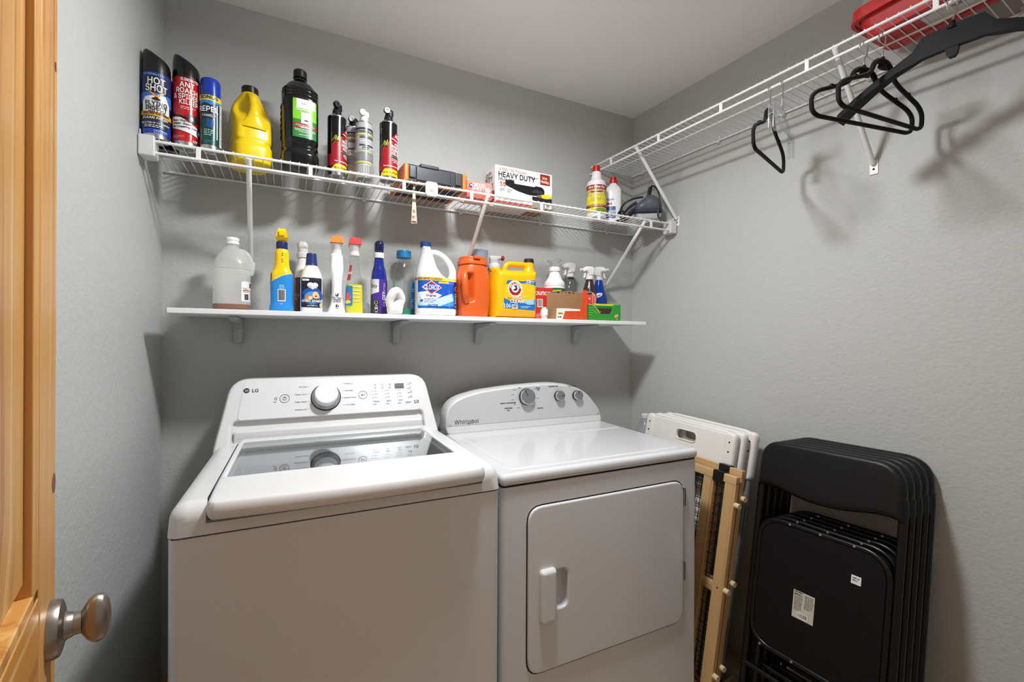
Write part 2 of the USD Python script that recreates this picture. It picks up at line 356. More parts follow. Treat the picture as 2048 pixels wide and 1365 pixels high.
# ceiling lamps (just above the picture)
for i, (p, rad, power) in enumerate(LAMPS):
    t = thing('ceiling_light', ('round flush ceiling light over the washer front', 'round flush ceiling light near the doorway')[i], 'ceiling light', (p[0], p[1], ZC))
    part(t, 'dish', lathe([(0, -0.113), (rad + 0.004, -0.113), (rad + 0.012, -0.100), (rad + 0.016, -0.048), (rad + 0.010, -0.048), (rad + 0.006, -0.098), (0, -0.108)], 48), WHITE_PL, smooth=40)
    part(t, 'stem', cyl((0, 0, -0.110), (0, 0, -0.010), 0.008, 16), STEEL)
    part(t, 'canopy', cyl((0, 0, -0.012), (0, 0, 0), 0.06, 32), STEEL)

# ------------------------------------------------------------------ pine door, open along the left wall
d = struct('door_1', rb((0.002, 0.015, 0.014), (0.755, 0.034, 2.028), 0.002), PINE_V, 'knotty pine panel door standing open at the left')
_x = UsdGeom.Xformable(stage.GetPrimAtPath(d)); _x.AddTranslateOp().Set(Gf.Vec3d(-0.108, 0.031, 0)); _x.AddRotateZOp().Set(102.0)
part(d, 'latch_stile', rb((0.660, 0, 0.012), (0.76, 0.036, 2.03), 0.003), PINE_V)
part(d, 'hinge_stile', rb((0, 0, 0.012), (0.100, 0.036, 2.03), 0.003), PINE_V)
for z0, z1 in ((0.012, 0.24), (0.84, 0.996), (1.91, 2.03)):
    part(d, 'rail', rb((0.0995, 0.0005, z0), (0.6605, 0.0355, z1), 0.003), PINE_H)
for z0, z1 in ((0.24, 0.84), (0.996, 1.91)):
    g = 0.028; X0, X1 = 0.10, 0.660
    fr = np.array([(X0 + g, 0.0085, z0 + g), (X1 - g, 0.0085, z0 + g), (X1 - g, 0.0085, z1 - g), (X0 + g, 0.0085, z1 - g)])
    b = 0.11; inner = np.array([(X0 + g + b, 0.003, z0 + g + b), (X1 - g - b, 0.003, z0 + g + b), (X1 - g - b, 0.003, z1 - g - b), (X0 + g + b, 0.003, z1 - g - b)])
    bk = fr.copy(); bk[:, 1] = 0.02
    part(d, 'raised_panel', tm(m3.Manifold.hull_points(np.vstack([fr, inner, bk]))), PINE_V)
    for lo, hi in (((X0 - 0.001, 0.0012, z0), (X0 + 0.026, 0.02, z1)), ((X1 - 0.026, 0.0012, z0), (X1 + 0.001, 0.02, z1)), ((X0, 0.0012, z0 - 0.001), (X1, 0.02, z0 + 0.012)), ((X0, 0.0012, z1 - 0.012), (X1, 0.02, z1 + 0.001))):
        part(d, 'moulding', rb(lo, hi, 0.002, 10), PINE_V, smooth=30)
for px, pz, r in ((0.745, 1.10, 0.012), (0.745, 1.62, 0.006)):
    part(d, 'knot', place(prism(ell(0, 0, r * 0.9, r), 0, 0.0003), (px, -0.0001 if px > 0.66 or 0.84 < pz < 0.996 else 0.003, pz)), mat('pine_knot', (112, 58, 18), 0.45))
kz = 0.929
def toy(m, o):   # lathe axis z -> -y (out of the door's room face)
    return place(m, o, (1, 0, 0), (0, 0, 1))
kx = 0.7185
kb = part(d, 'door_knob', toy(lathe([(0, 0), (0.0335, 0), (0.0335, 0.006), (0.0315, 0.0105), (0.026, 0.0125), (0.0175, 0.014), (0.0150, 0.017), (0.0140, 0.021), (0.0130, 0.022), (0.0130, 0.029), (0, 0.029)]), (kx, 0, kz)), STEEL, 'satin nickel knob and rose', smooth=40)
hd = Prof([(0.0, 0.008), (0.004, 0.0125, 0.016), (0.010, 0.0155, 0.026), (0.017, 0.0165, 0.030), (0.023, 0.0155, 0.0285), (0.028, 0.011, 0.021), (0.0305, 0.004, 0.008), (0.0308, 0.0005, 0.001)]).mesh(40, 0.002)
part(kb, 'knob_head', toy(hd, (kx, -0.0255, kz)), STEEL, smooth=40)
part(d, 'latch_plate', rb((0.7595, 0.008, kz - 0.028), (0.7607, 0.03, kz + 0.028), 0.0004), STEEL)

# ================================================================== washer
def grp(name, label, catg, loc, sh=0.0, y0=0.0):
    t = thing(name, label, catg, loc)
    def P(n, m, mt, parent=None, **k):
        m = shear(m, sh, y0) if sh else m.copy()
        m.apply_translation(-np.array(loc)); return part(parent or t, n, m, mt, **k)
    return t, P
W_, P = grp('washing_machine', 'white top load washing machine with glass lid, left of the dryer', 'washing machine', (0.14, 1.40, 0.0), 0.012, 1.05)
def hullbox(lo, hi, r, ztop_r):
    s1 = m3.Manifold.sphere(ztop_r, 32); s0 = m3.Manifold.cylinder(0.001, r, r, 32)
    c = []
    for x in (0, 1):
        for y in (0, 1):
            c += [s1.translate([(lo[0] + ztop_r, hi[0] - ztop_r)[x], (lo[1] + ztop_r, hi[1] - ztop_r)[y], hi[2] - ztop_r]), s0.translate([(lo[0] + r, hi[0] - r)[x], (lo[1] + r, hi[1] - r)[y], lo[2]])]
    return m3.Manifold.batch_hull(c)
WELL = m3.Manifold.cube([0.51, 0.38, 0.45]).translate([-0.118, 1.172, 0.55])
cab = hullbox((-0.206, 1.05, 0.03), (0.486, 1.765, 0.900), 0.022, 0.004)
P('cabinet', tm(m3.Manifold.batch_hull([m3.Manifold.cylinder(0.868, 0.02, 0.02, 32).translate([x, y, 0.03]) for x in (-0.186, 0.466) for y in (1.07, 1.745)]) - WELL), WHITE_METAL)
P('top_cover', tm(hullbox((-0.207, 1.046, 0.9025), (0.487, 1.765, 0.964), 0.021, 0.034) - WELL - m3.Manifold.cube([0.577, 0.07, 0.06]).translate([-0.143, 1.02, 0.924])), WHITE_PL, smooth=25)
P('seam_gap', bx((-0.2, 1.056, 0.897), (0.48, 1.75, 0.9035)), DARK_GAP)
GREYTUB = mat('tub_grey', (132, 139, 144), 0.75)
tub = P('tub_ring', prism(sbox(-0.122, 1.168, 0.396, 1.556).difference(Point(0.137, 1.362).buffer(0.185)), 0.872, 0.884), GREYTUB)
P('drum', cat(shift(trimesh.creation.annulus(0.184, 0.19, 0.30), 0.137, 1.362).apply_translation((0, 0, 0.725)), cyl((0.137, 1.362, 0.57), (0.137, 1.362, 0.58), 0.19, 40)), mat('drum_steel', (84, 87, 90), 0.7), parent=None, smooth=40)
# lid
lidp = rrect(-0.141, 1.02, 0.437, 1.603, 0.02).difference(rrect(-0.122, 1.178, 0.402, 1.555, 0.006))
lm = pillow(lidp, 0.036, 0.0095, 0.006)
v = np.array(lm.vertices); v[:, 2] += 0.960
f = np.clip((1.178 - v[:, 1]) / 0.158, 0, 1); v[:, 2] -= 0.008 * f ** 2; v[:, 1] -= 0.014 * f ** 2 * (1 - ((v[:, 0] - 0.148) / 0.29) ** 2); lm.vertices = v
lid = P('lid', lm, WHITE_PL, smooth=50)
P('lid_gap', prism(rrect(-0.1445, 1.06, 0.4405, 1.606, 0.02).difference(rrect(-0.136, 1.07, 0.432, 1.6, 0.02)), 0.958, 0.9648), DARK_GAP)
if 'glass_lid' not in _mats:
    _mats['glass_lid'] = usdkit.material(stage, '/World/Looks/glass_lid', {'t': ('transparent_bsdf', {'color': (0.72, 0.745, 0.76)}), 'g': ('glossy_bsdf', {'color': (0.95, 0.96, 0.97), 'roughness': 0.015}),
        'lw': ('layer_weight', {'blend': 0.5}), 'pw': ('math', {'math_type': 'power', 'value2': 3.6}), 'f': ('math', {'math_type': 'multiply_add', 'value2': 0.9, 'value3': 0.06}), 'm': ('mix_closure', {})}, [('t.BSDF', 'm.closure1'), ('g.BSDF', 'm.closure2'), ('lw.facing', 'pw.value1'), ('pw.value', 'f.value1'), ('f.value', 'm.fac')], surface='m.closure')
P('lid_glass', bx((-0.123, 1.177, 0.9735), (0.403, 1.556, 0.9755)), _mats['glass_lid'])
# console
yfw = lambda z: 1.612 + (z - 0.965) * 0.5
def console(poly, T_r, h, front, back):
    m = pillow(poly, 1.0, T_r, h); v = np.array(m.vertices); s = 0.5 - v[:, 2]            # 0 front .. 1 back
    yf = front(v[:, 1]); m.vertices = np.c_[v[:, 0], yf + s * (back - yf), v[:, 1]]; m.invert(); return m
out = rpoly([(-0.212, 0.90), (0.486, 0.90), (0.486, 0.95), (0.452, 1.153), (-0.172, 1.153), (-0.212, 0.95)], 0.052)
bezel = out.difference(rrect(-0.158, 0.80, 0.428, 1.024, 0.012))
cons = P('console', console(out, 0.012, 0.012, yfw, 1.765), WHITE_PL, smooth=40)
P('console_bezel', console(bezel, 0.009, 0.007, lambda z: yfw(z) - 0.020, 1.70), WHITE_PL, parent=None, smooth=40)
P('hinge_cover', rb((-0.157, 1.606, 0.94), (0.427, 1.67, 0.999), 0.006, 16), WHITE_PL, smooth=30)
sl = 1 / math.sqrt(1.25); WV = np.array([0, 0.5 * sl, sl]); WW = np.cross((1, 0, 0), WV)
Z0 = 1.086; WO = np.array([0, yfw(Z0) - 0.0205, Z0])
fz = lambda z: (z - Z0) / sl
pp = rpoly([(-0.150, fz(1.030)), (0.424, fz(1.030)), (0.410, fz(1.141)), (-0.136, fz(1.141))], 0.014)
panel = P('control_panel', place(pillow(pp, 0.003, 0.0012, 0.02), WO, (1, 0, 0), WV), mat('gloss_white_panel', (222, 222, 224), 0.28), smooth=30)
W_loc = np.array((0.14, 1.40, 0.0))
def wmap(m, lvl=0):
    return shear(place(m, WO + WW * (0.0017 + lvl * 0.0001), (1, 0, 0), WV), 0.012, 1.05).apply_translation(-W_loc)
wmap.curved = False
GT = (96, 98, 102); DK = (40, 40, 44)
items = [('p', Point(-0.128, fz(1.117)).buffer(0.0085), DK)]
items += [('t', 'LG', 0.0108, -0.1035, fz(1.1115), DK, {'bold': True})]
items += [('t', 'L', 0.007, -0.129, fz(1.1145), (225, 225, 225)), ('t', 'G', 0.005, -0.125, fz(1.115), (225, 225, 225))]
for s, x, z in (('Normal', 0.046, 1.120), ('Heavy Duty', 0.046, 1.0965), ('Deep Wash', 0.046, 1.073), ('Waterproof', 0.046, 1.0495)):
    items.append(('t', s, 0.0048, x, fz(z), GT, {'align': 'r', 'bold': False})); items.append(('p', sbox(x + 0.002, fz(z + 0.002), x + 0.008, fz(z + 0.0026)), GT))
for s, x, z in (('Bedding', 0.168, 1.126), ('Delicates', 0.166, 1.103), ('Speed Wash', 0.164, 1.080), ('Tub Clean', 0.168, 1.057)):
    items.append(('t', s, 0.0048, x, fz(z), GT, {'align': 'l', 'bold': False})); items.append(('p', sbox(x - 0.008, fz(z + 0.002), x - 0.002, fz(z + 0.0026)), GT))
XP, XS = -0.019, 0.226
for x in (XP, XS):
    items.append(('p', Point(x, fz(1.088)).buffer(0.0145).difference(Point(x, fz(1.088)).buffer(0.0134)), DK))
items += [('p', Point(XP, fz(1.088)).buffer(0.0058).difference(Point(XP, fz(1.088)).buffer(0.0047)), DK), ('p', sbox(XP - 0.0006, fz(1.088), XP + 0.0006, fz(1.088) + 0.007), DK)]
items += [('p', Polygon([(XS - 0.005, fz(1.084)), (XS - 0.005, fz(1.092)), (XS + 0.001, fz(1.088))]), DK), ('p', sbox(XS + 0.0025, fz(1.085), XS + 0.0035, fz(1.091)), DK), ('p', sbox(XS + 0.0048, fz(1.085), XS + 0.0058, fz(1.091)), DK)]
items += [('p', rrect(-0.048, fz(1.085), -0.041, fz(1.092), 0.001).difference(rrect(-0.047, fz(1.0858), -0.042, fz(1.0912), 0.0008)), GT), ('s', 0.014, 1, 0.004, -0.051, fz(1.079), GT)]
items += [('p', rrect(0.338, fz(1.105), 0.371, fz(1.1225), 0.001), (34, 36, 40))]
for j, x in enumerate((0.268, 0.293, 0.319)):
    for z in (1.121, 1.111): items.append(('p', sbox(x, fz(z), x + 0.0045, fz(z) + 0.0015), DK)); items.append(('s', 0.014, 1, 0.003, x - 0.004, fz(z) - 0.003, GT))
for j, (x, s) in enumerate(((0.258, 'Temp'), (0.302, 'Spin'), (0.344, 'Soil'))):
    for k, z in enumerate((1.098, 1.087, 1.076)):
        items.append(('p', sbox(x, fz(z), x + 0.0028, fz(z) + 0.0015), DK)); items.append(('s', 0.014, 1, 0.003, x + 0.007, fz(z) + 0.0025, GT))
    items.append(('t', s, 0.0058, x + 0.011, fz(1.062), GT, {'bold': False})); items.append(('s', 0.02, 1, 0.004, x, fz(1.056), GT))
for z in (1.122, 1.107, 1.092, 1.077):
    items.append(('p', sbox(0.392, fz(z), 0.397, fz(z) + 0.0015), DK)); items.append(('s', 0.022, 1, 0.004, 0.383, fz(z) - 0.003, GT))
items += [('s', 0.026, 2, 0.0035, 0.372, fz(1.058), GT), ('t', '10', 0.011, 0.411, fz(1.052), DK, {'bold': True})]
art(panel, wmap, None, items)
kn = P('cycle_knob', place(lathe([(0, 0), (0.0475, 0), (0.0475, 0.0015), (0.0455, 0.003), (0, 0.003)], 48), WO + np.array((0.106, 0, 0)) + WW * 0.0016, (1, 0, 0), WV), mat('knob_ring_dark', (60, 62, 66), 0.2, 0.8), smooth=30)
P('knob_skirt', place(lathe([(0, 0), (0.0452, 0), (0.0445, 0.004), (0.037, 0.012), (0.0365, 0.013), (0, 0.013)], 48), WO + np.array((0.106, 0, 0)) + WW * 0.0026, (1, 0, 0), WV), mat('knob_silver', (178, 180, 182), 0.22, 0.7), parent=kn, smooth=30)
P('knob_cap', place(lathe([(0, 0), (0.0365, 0), (0.0365, 0.024), (0.035, 0.028), (0.031, 0.030), (0, 0.0305)], 48), WO + np.array((0.106, 0, 0)) + WW * 0.0135, (1, 0, 0), WV), mat('knob_white', (242, 242, 243), 0.15), parent=kn, smooth=30)
for x in (-0.16, 0.44):
    for y in (1.10, 1.70): P('foot', cyl((x, y, 0.0016), (x, y, 0.034), 0.02), BLACK_PL)

# ================================================================== dryer
D_loc = (0.893, 1.44, 0.0)
D_, P = grp('clothes_dryer', 'white front load clothes dryer with three dials, right of the washer', 'dryer', D_loc, 0.055, 1.118)
pocket = hullbox((0.655, 1.10, 0.505), (0.733, 1.15, 0.622), 0.01, 0.01)
cabd = m3.Manifold.batch_hull([m3.Manifold.cylinder(0.846, 0.016, 0.016, 32).translate([x, y, 0.03]) for x in (0.5355, 1.2495) for y in (1.134, 1.79)])
pk = m3.Manifold.batch_hull([m3.Manifold.sphere(0.022, 24).translate([x, 1.118, z]) for x in (0.680, 0.711) for z in (0.530, 0.598)])
P('cabinet', tm(cabd - pk), WHITE_METAL, smooth=30)
P('seam_gap', bx((0.526, 1.124, 0.873), (1.259, 1.79, 0.883)), DARK_GAP)
top = P('top_panel', rb((0.5185, 1.112, 0.880), (1.2665, 1.81, 0.914), 0.014, 24), WHITE_METAL, smooth=30)
plate = rpoly([(0.56, 1.15), (1.225, 1.15), (1.225, 1.50), (1.0, 1.50), (0.955, 1.53), (0.955, 1.66), (0.56, 1.66)], 0.03)
P('raised_field', pillow(plate, 0.004, 0.014, 0.03, power=2).apply_translation((0, 0, 0.914)), WHITE_METAL, parent=top, smooth=60)
P('lint_door', pillow(rrect(0.985, 1.525, 1.243, 1.668, 0.008), 0.004, 0.003, 0.02).apply_translation((0, 0, 0.9142)), WHITE_METAL, parent=None, smooth=40)
sh_ = 0.055 * 0.58
out = rpoly([(0.513, 0.905), (1.277, 0.905), (1.258, 0.975), (1.2336, 1.004), (1.205, 1.038), (1.164, 1.065), (1.096, 1.0865), (1.015, 1.0965), (0.94, 1.0965), (0.80, 1.090), (0.663, 1.077), (0.577, 1.057), (0.536, 1.033), (0.514, 0.991)], 0.028)
yfd = lambda z: 1.690 + (z - 0.92) * 0.13
cons = P('console', console(out, 0.010, 0.010, yfd, 1.80), WHITE_PL, smooth=40)
face = out.buffer(-0.010).intersection(sbox(0, 0.944, 3, 2)); 
sd = 1 / math.sqrt(1 + 0.13 ** 2); DV = np.array([0, 0.13 * sd, sd]); DW = np.cross((1, 0, 0), DV); DO = np.array([0, yfd(1.0) - 0.0005, 1.0])
fd = lambda z: (z - 1.0) / sd
facep = affinity.affine_transform(face, [1, 0, 0, 1 / sd, 0, -1.0 / sd])
SILV = mat('silver_fascia', (208, 209, 212), 0.38, 0.25)
fas = P('fascia', place(pillow(facep, 0.003, 0.0015, 0.02), DO, (1, 0, 0), DV), SILV, smooth=30)
def dmap(m, lvl=0):
    return shear(place(m, DO + DW * (0.0017 + lvl * 0.0001), (1, 0, 0), DV), 0.055, 1.118).apply_translation(-np.array(D_loc))
dmap.curved = False
KN = [(0.8765, 1.0418, 0.0355), (1.037, 1.038, 0.0225), (1.1325, 1.0355, 0.0225)]
items = [('t', 'Whirlpool', 0.0165, 0.604, fd(0.950), (30, 30, 32), {'bold': False}), ('p', affinity.rotate(ell(0.622, fd(0.956), 0.012, 0.0058).difference(ell(0.6212, fd(0.9563), 0.0112, 0.0050)), 38), (60, 60, 64))]
for k in range(13):
    a = math.radians(-60 + k * 25); cx, cz = KN[0][0], fd(KN[0][1]); R = 0.0435
    if 50 < -60 + k * 25 < 130: continue
    items.append(('p', Point(cx + R * math.cos(a), cz + R * math.sin(a)).buffer(0.001), DK))
    if k % 2 == 0 or 5 < k < 12: items.append(('s', 0.020, 1, 0.004, cx + (R + 0.006) * math.cos(a) - (0.022 if math.cos(a) < -0.2 else 0.0), cz + (R + 0.006) * math.sin(a), (70, 70, 74)))
items += [('t', 'Automatic', 0.0058, 0.790, fd(0.997), DK), ('t', 'Dry', 0.0058, 0.790, fd(0.988), DK), ('t', 'Timed', 0.0058, 0.935, fd(1.074), DK), ('t', 'Dry', 0.0058, 0.937, fd(1.066), DK), ('t', 'Fluff Air', 0.0058, 0.942, fd(0.988), DK), ('t', 'ENERGY PREFERRED', 0.0048, 0.786, fd(1.018), DK), ('p', Point(0.822, fd(1.0205)).buffer(0.003), DK), ('t', 'OFF', 0.005, 0.846, fd(1.0785), DK)]
items += [('t', 'TEMPERATURE', 0.005, 1.012, fd(1.078), DK), ('t', 'CYCLE SIGNAL', 0.005, 1.112, fd(1.075), DK)]
for kx_, kz_, r in KN[1:]:
    for a in (90, 45, 0, -45):
        items.append(('p', Point(kx_ + (r + 0.009) * math.cos(math.radians(a)), fd(kz_) + (r + 0.009) * math.sin(math.radians(a))).buffer(0.001), DK))
art(fas, dmap, None, items)
for i, (kx_, kz_, r) in enumerate(KN):
    o = DO + np.array((kx_, 0, 0)) + DV * fd(kz_)
    k = P('dial', place(lathe([(0, 0), (r, 0), (r * 1.0, 0.010), (r * 0.95, 0.013), (0, 0.013)], 40), o + DW * 0.0015, (1, 0, 0), DV), mat('dial_base', (58, 60, 64), 0.3, 0.6), label='dark rimmed grey dial', smooth=30)
    P('dial_rim', place(lathe([(r * 0.86, 0), (r * 0.95, 0), (r * 0.93, 0.012), (r * 0.86, 0.013)], 40), o + DW * 0.0145, (1, 0, 0), DV), CHROME, parent=k, smooth=30)
    P('dial_face', place(lathe([(0, 0), (r * 0.87, 0), (r * 0.87, 0.0125), (0, 0.0125)], 40), o + DW * 0.0145, (1, 0, 0), DV), mat('dial_grey', (138, 142, 148), 0.35, 0.5), parent=k, smooth=30)
    a = math.radians((118, 0, 92)[i]); c, s = math.cos(a), math.sin(a)
    P('pointer', place(prism(affinity.rotate(sbox(0.15 * r, -0.0011, 0.85 * r, 0.0011), (118, 0, 92)[i], origin=(0, 0)), 0, 0.0012), o + DW * 0.0268, (1, 0, 0), DV), DARK_GAP, parent=k)
# door
doorp = rrect(0.602, 0.338, 1.197, 0.812, 0.046)
P('door_gap', place(prism(doorp.buffer(0.0035).difference(doorp.buffer(-0.01)), 0, 0.0006), (0, 1.1178, 0)), DARK_GAP)
dd = P('loading_door', place(pillow(doorp.difference(rrect(0.652, 0.509, 0.733, 0.620, 0.02)), 0.013, 0.0055, 0.02), (0, 1.1172, 0)), WHITE_METAL, smooth=40)
hp = rrect(0.637, 0.481, 0.690, 0.633, 0.012)
P('door_handle', place(pillow(hp, 0.030, 0.010, 0.007), (0, 1.108, 0)), WHITE_PL, parent=dd, smooth=40)
for z in (0.755, 0.505):
    P('hinge', cat(*[cyl((1.1995, 1.1125, z - 0.030 + k * 0.02), (1.1995, 1.1125, z - 0.011 + k * 0.02), 0.0032, 10) for k in range(3)], bx((1.1985, 1.112, z - 0.03), (1.206, 1.1178, z + 0.03))), TIN, label='small steel hinge', smooth=30)
for x in (0.57, 1.21):
    for y in (1.17, 1.74): P('foot', cyl((x, y, 0.0016), (x, y, 0.034), 0.018), BLACK_PL)

# ================================================================== shelves
def wire_shelf(label, loc, rot, L, plates, braces, clips, brdrop, wires_from=0.012):
    t = thing('wire_shelf', label, 'wire shelf', loc, rot)
    D = 0.268
    part(t, 'front_rail', cyl((0, 0, 0), (L, 0, 0), 0.0043, 10), WHITE_COAT, smooth=40)
    part(t, 'lip_rail', cyl((0, -0.003, -0.0335), (L, -0.003, -0.0335), 0.0043, 10), WHITE_COAT, smooth=40)
    part(t, 'back_rail', cyl((0, D - 0.002, 0), (L, D - 0.002, 0), 0.0036, 10), WHITE_COAT, smooth=40)
    part(t, 'support_wire', cyl((0, D * 0.45, 0), (L, D * 0.45, 0), 0.0026, 8), WHITE_COAT, smooth=40)
    ms = [cyl((x, -0.0035, 0.0048), (x, D, 0.0048), 0.0015, 6) for x in np.arange(wires_from, L, 0.0254)]
    part(t, 'deck_wires', cat(*ms), WHITE_COAT, smooth=60, kind='stuff')
    for x in plates: part(t, 'lip_plate', rb((x - 0.006, -0.0055, -0.035), (x + 0.006, -0.0005, 0.001), 0.0008, 6), WHITE_COAT)
    for x in clips:
        part(t, 'wall_clip', cat(rb((x - 0.008, D - 0.012, -0.012), (x + 0.008, D + 0.0045, -0.002), 0.003, 8), rb((x - 0.006, D + 0.001, -0.008), (x + 0.006, D + 0.0045, 0.020), 0.002, 8), cyl((x, D + 0.002, 0.013), (x, D - 0.0005, 0.013), 0.0035, 8)), WHITE_PL)
    for x, x1 in braces:
        b = part(t, 'brace', tube([(x, -0.001, -0.006), (x + (x1 - x) * 0.06, 0.015, -0.006 - brdrop * 0.06), (x1, D - 0.004, -brdrop)], 0.0078, 10), WHITE_COAT, smooth=50)
        part(b, 'foot_plate', rb((x1 - 0.012, D + 0.0008, -brdrop - 0.034), (x1 + 0.012, D + 0.004, -brdrop + 0.012), 0.002, 8), WHITE_COAT)
        part(b, 'screw', place(lathe([(0, 0), (0.0035, 0), (0.003, 0.001), (0, 0.0015)], 12), (x1, D + 0.0006, -brdrop - 0.017)), DARK_GAP)
    return t
BX0, BY, BZ = -0.366, 1.577, 1.834
bs = wire_shelf('white wire shelf along the back wall, loaded with cans, bottles and boxes', (BX0, BY, BZ), 0, 1.985,
                [x - BX0 for x in (-0.2367, 0.0593, 0.3559, 0.606, 0.9055, 1.1893, 1.482)], [(x - BX0, x1 - BX0) for x, x1 in ((-0.1115, -0.1211), (0.672, 0.667), (1.447, 1.424))],
                [x - BX0 for x in (0.2611, 0.6597, 1.0502, 1.4371)], 0.29)
for lo, hi, fl in (((-0.008, -0.014, -0.046), (0.030, 0.035, 0.012), (-0.0075, -0.0045)), ((1.958, -0.014, -0.046), (1.996, 0.035, 0.012), (1.990, 1.9945))):
    part(bs, 'end_bracket', cat(rb(lo, hi, 0.004), rb((fl[0], 0.0, -0.03), (fl[1], 0.075, 0.03), 0.0015, 6), cyl((fl[0] - 0.001 if lo[0] < 0 else fl[0] + 0.003, 0.055, 0.015), (fl[1] + 0.0015 if lo[0] < 0 else fl[0] - 0.0015, 0.055, 0.015), 0.004, 10)), WHITE_PL)
xc = 0.452 - BX0
cl = part(bs, 'rail_connector', place(cat(pillow(Polygon([(-0.016, -0.026), (0.016, -0.026), (0.023, -0.019), (0.023, 0.019), (0.016, 0.026), (-0.016, 0.026), (-0.023, 0.019), (-0.023, -0.019)]), 0.006, 0.002, 0.012), prism(Point(0, 0).buffer(0.008), 0.002, 0.005)), (xc, -0.0105, -0.0165)), WHITE_PL)
part(cl, 'screw', place(prism(Point(0, 0).buffer(0.0035), 0, 0.001), (xc, -0.0155, -0.0165)), STEEL)
RY0 = 1.846
RX0 = 1.341 + (YB - RY0) * KR; ROT = -math.degrees(math.atan2(1, KR)) ; RZ = 2.142
rl = lambda y: (RY0 - y) * math.hypot(1, KR)
rs = wire_shelf('white wire shelf high on the right wall, carrying the red bin and hangers', (RX0, RY0, RZ), ROT, 1.80, [rl(y) for y in (1.6976, 1.4158, 1.1307, 0.842, 0.5436, 0.25)],
                [(rl(1.5437), rl(1.5437)), (rl(0.7674), rl(0.7745)), (rl(0.12), rl(0.12))], [rl(y) for y in (1.327, 1.7563, 1.058, 0.7844, 0.45)], 0.285)
part(rs, 'end_bracket', rb((1.785, -0.014, -0.046), (1.8, 0.035, 0.012), 0.004), WHITE_PL)
# board shelf
SX0, SX1, SY0, LS = -0.313, 1.469, 1.59, 1.3715
t = thing('board_shelf', 'thin white board shelf above the washer and dryer, full of cleaning products', 'shelf', (0.578, 1.72, 1.28))
so = np.array((0.578, 1.72, 1.28))
mv = lambda m, o: (lambda q: q.apply_translation(-np.array(o)) and None or q)(m.copy())
part(t, 'board', mv(rb((SX0, SY0, LS - 0.0155), (SX1, YB - 0.001, LS), 0.0015, 6), so), SATIN)
for x in (-0.158, 0.385, 0.738, 1.2475):
    zb = 1.265
    arm = Polygon([(YB - 0.001, LS - 0.0157), (1.668, LS - 0.0157), (1.664, LS - 0.022), (1.67, LS - 0.030), (1.70, LS - 0.033), (1.80, LS - 0.040), (1.822, LS - 0.055), (1.826, zb + 0.006), (1.832, zb), (YB - 0.001, zb)])
    m = pillow(arm, 0.027, 0.004, 0.01); v = np.array(m.vertices); m.vertices = np.c_[v[:, 2] + x, v[:, 0], v[:, 1]]; m.invert()
    part(t, 'bracket', mv(m, so), GREY_BR, label='grey shelf bracket', smooth=30)

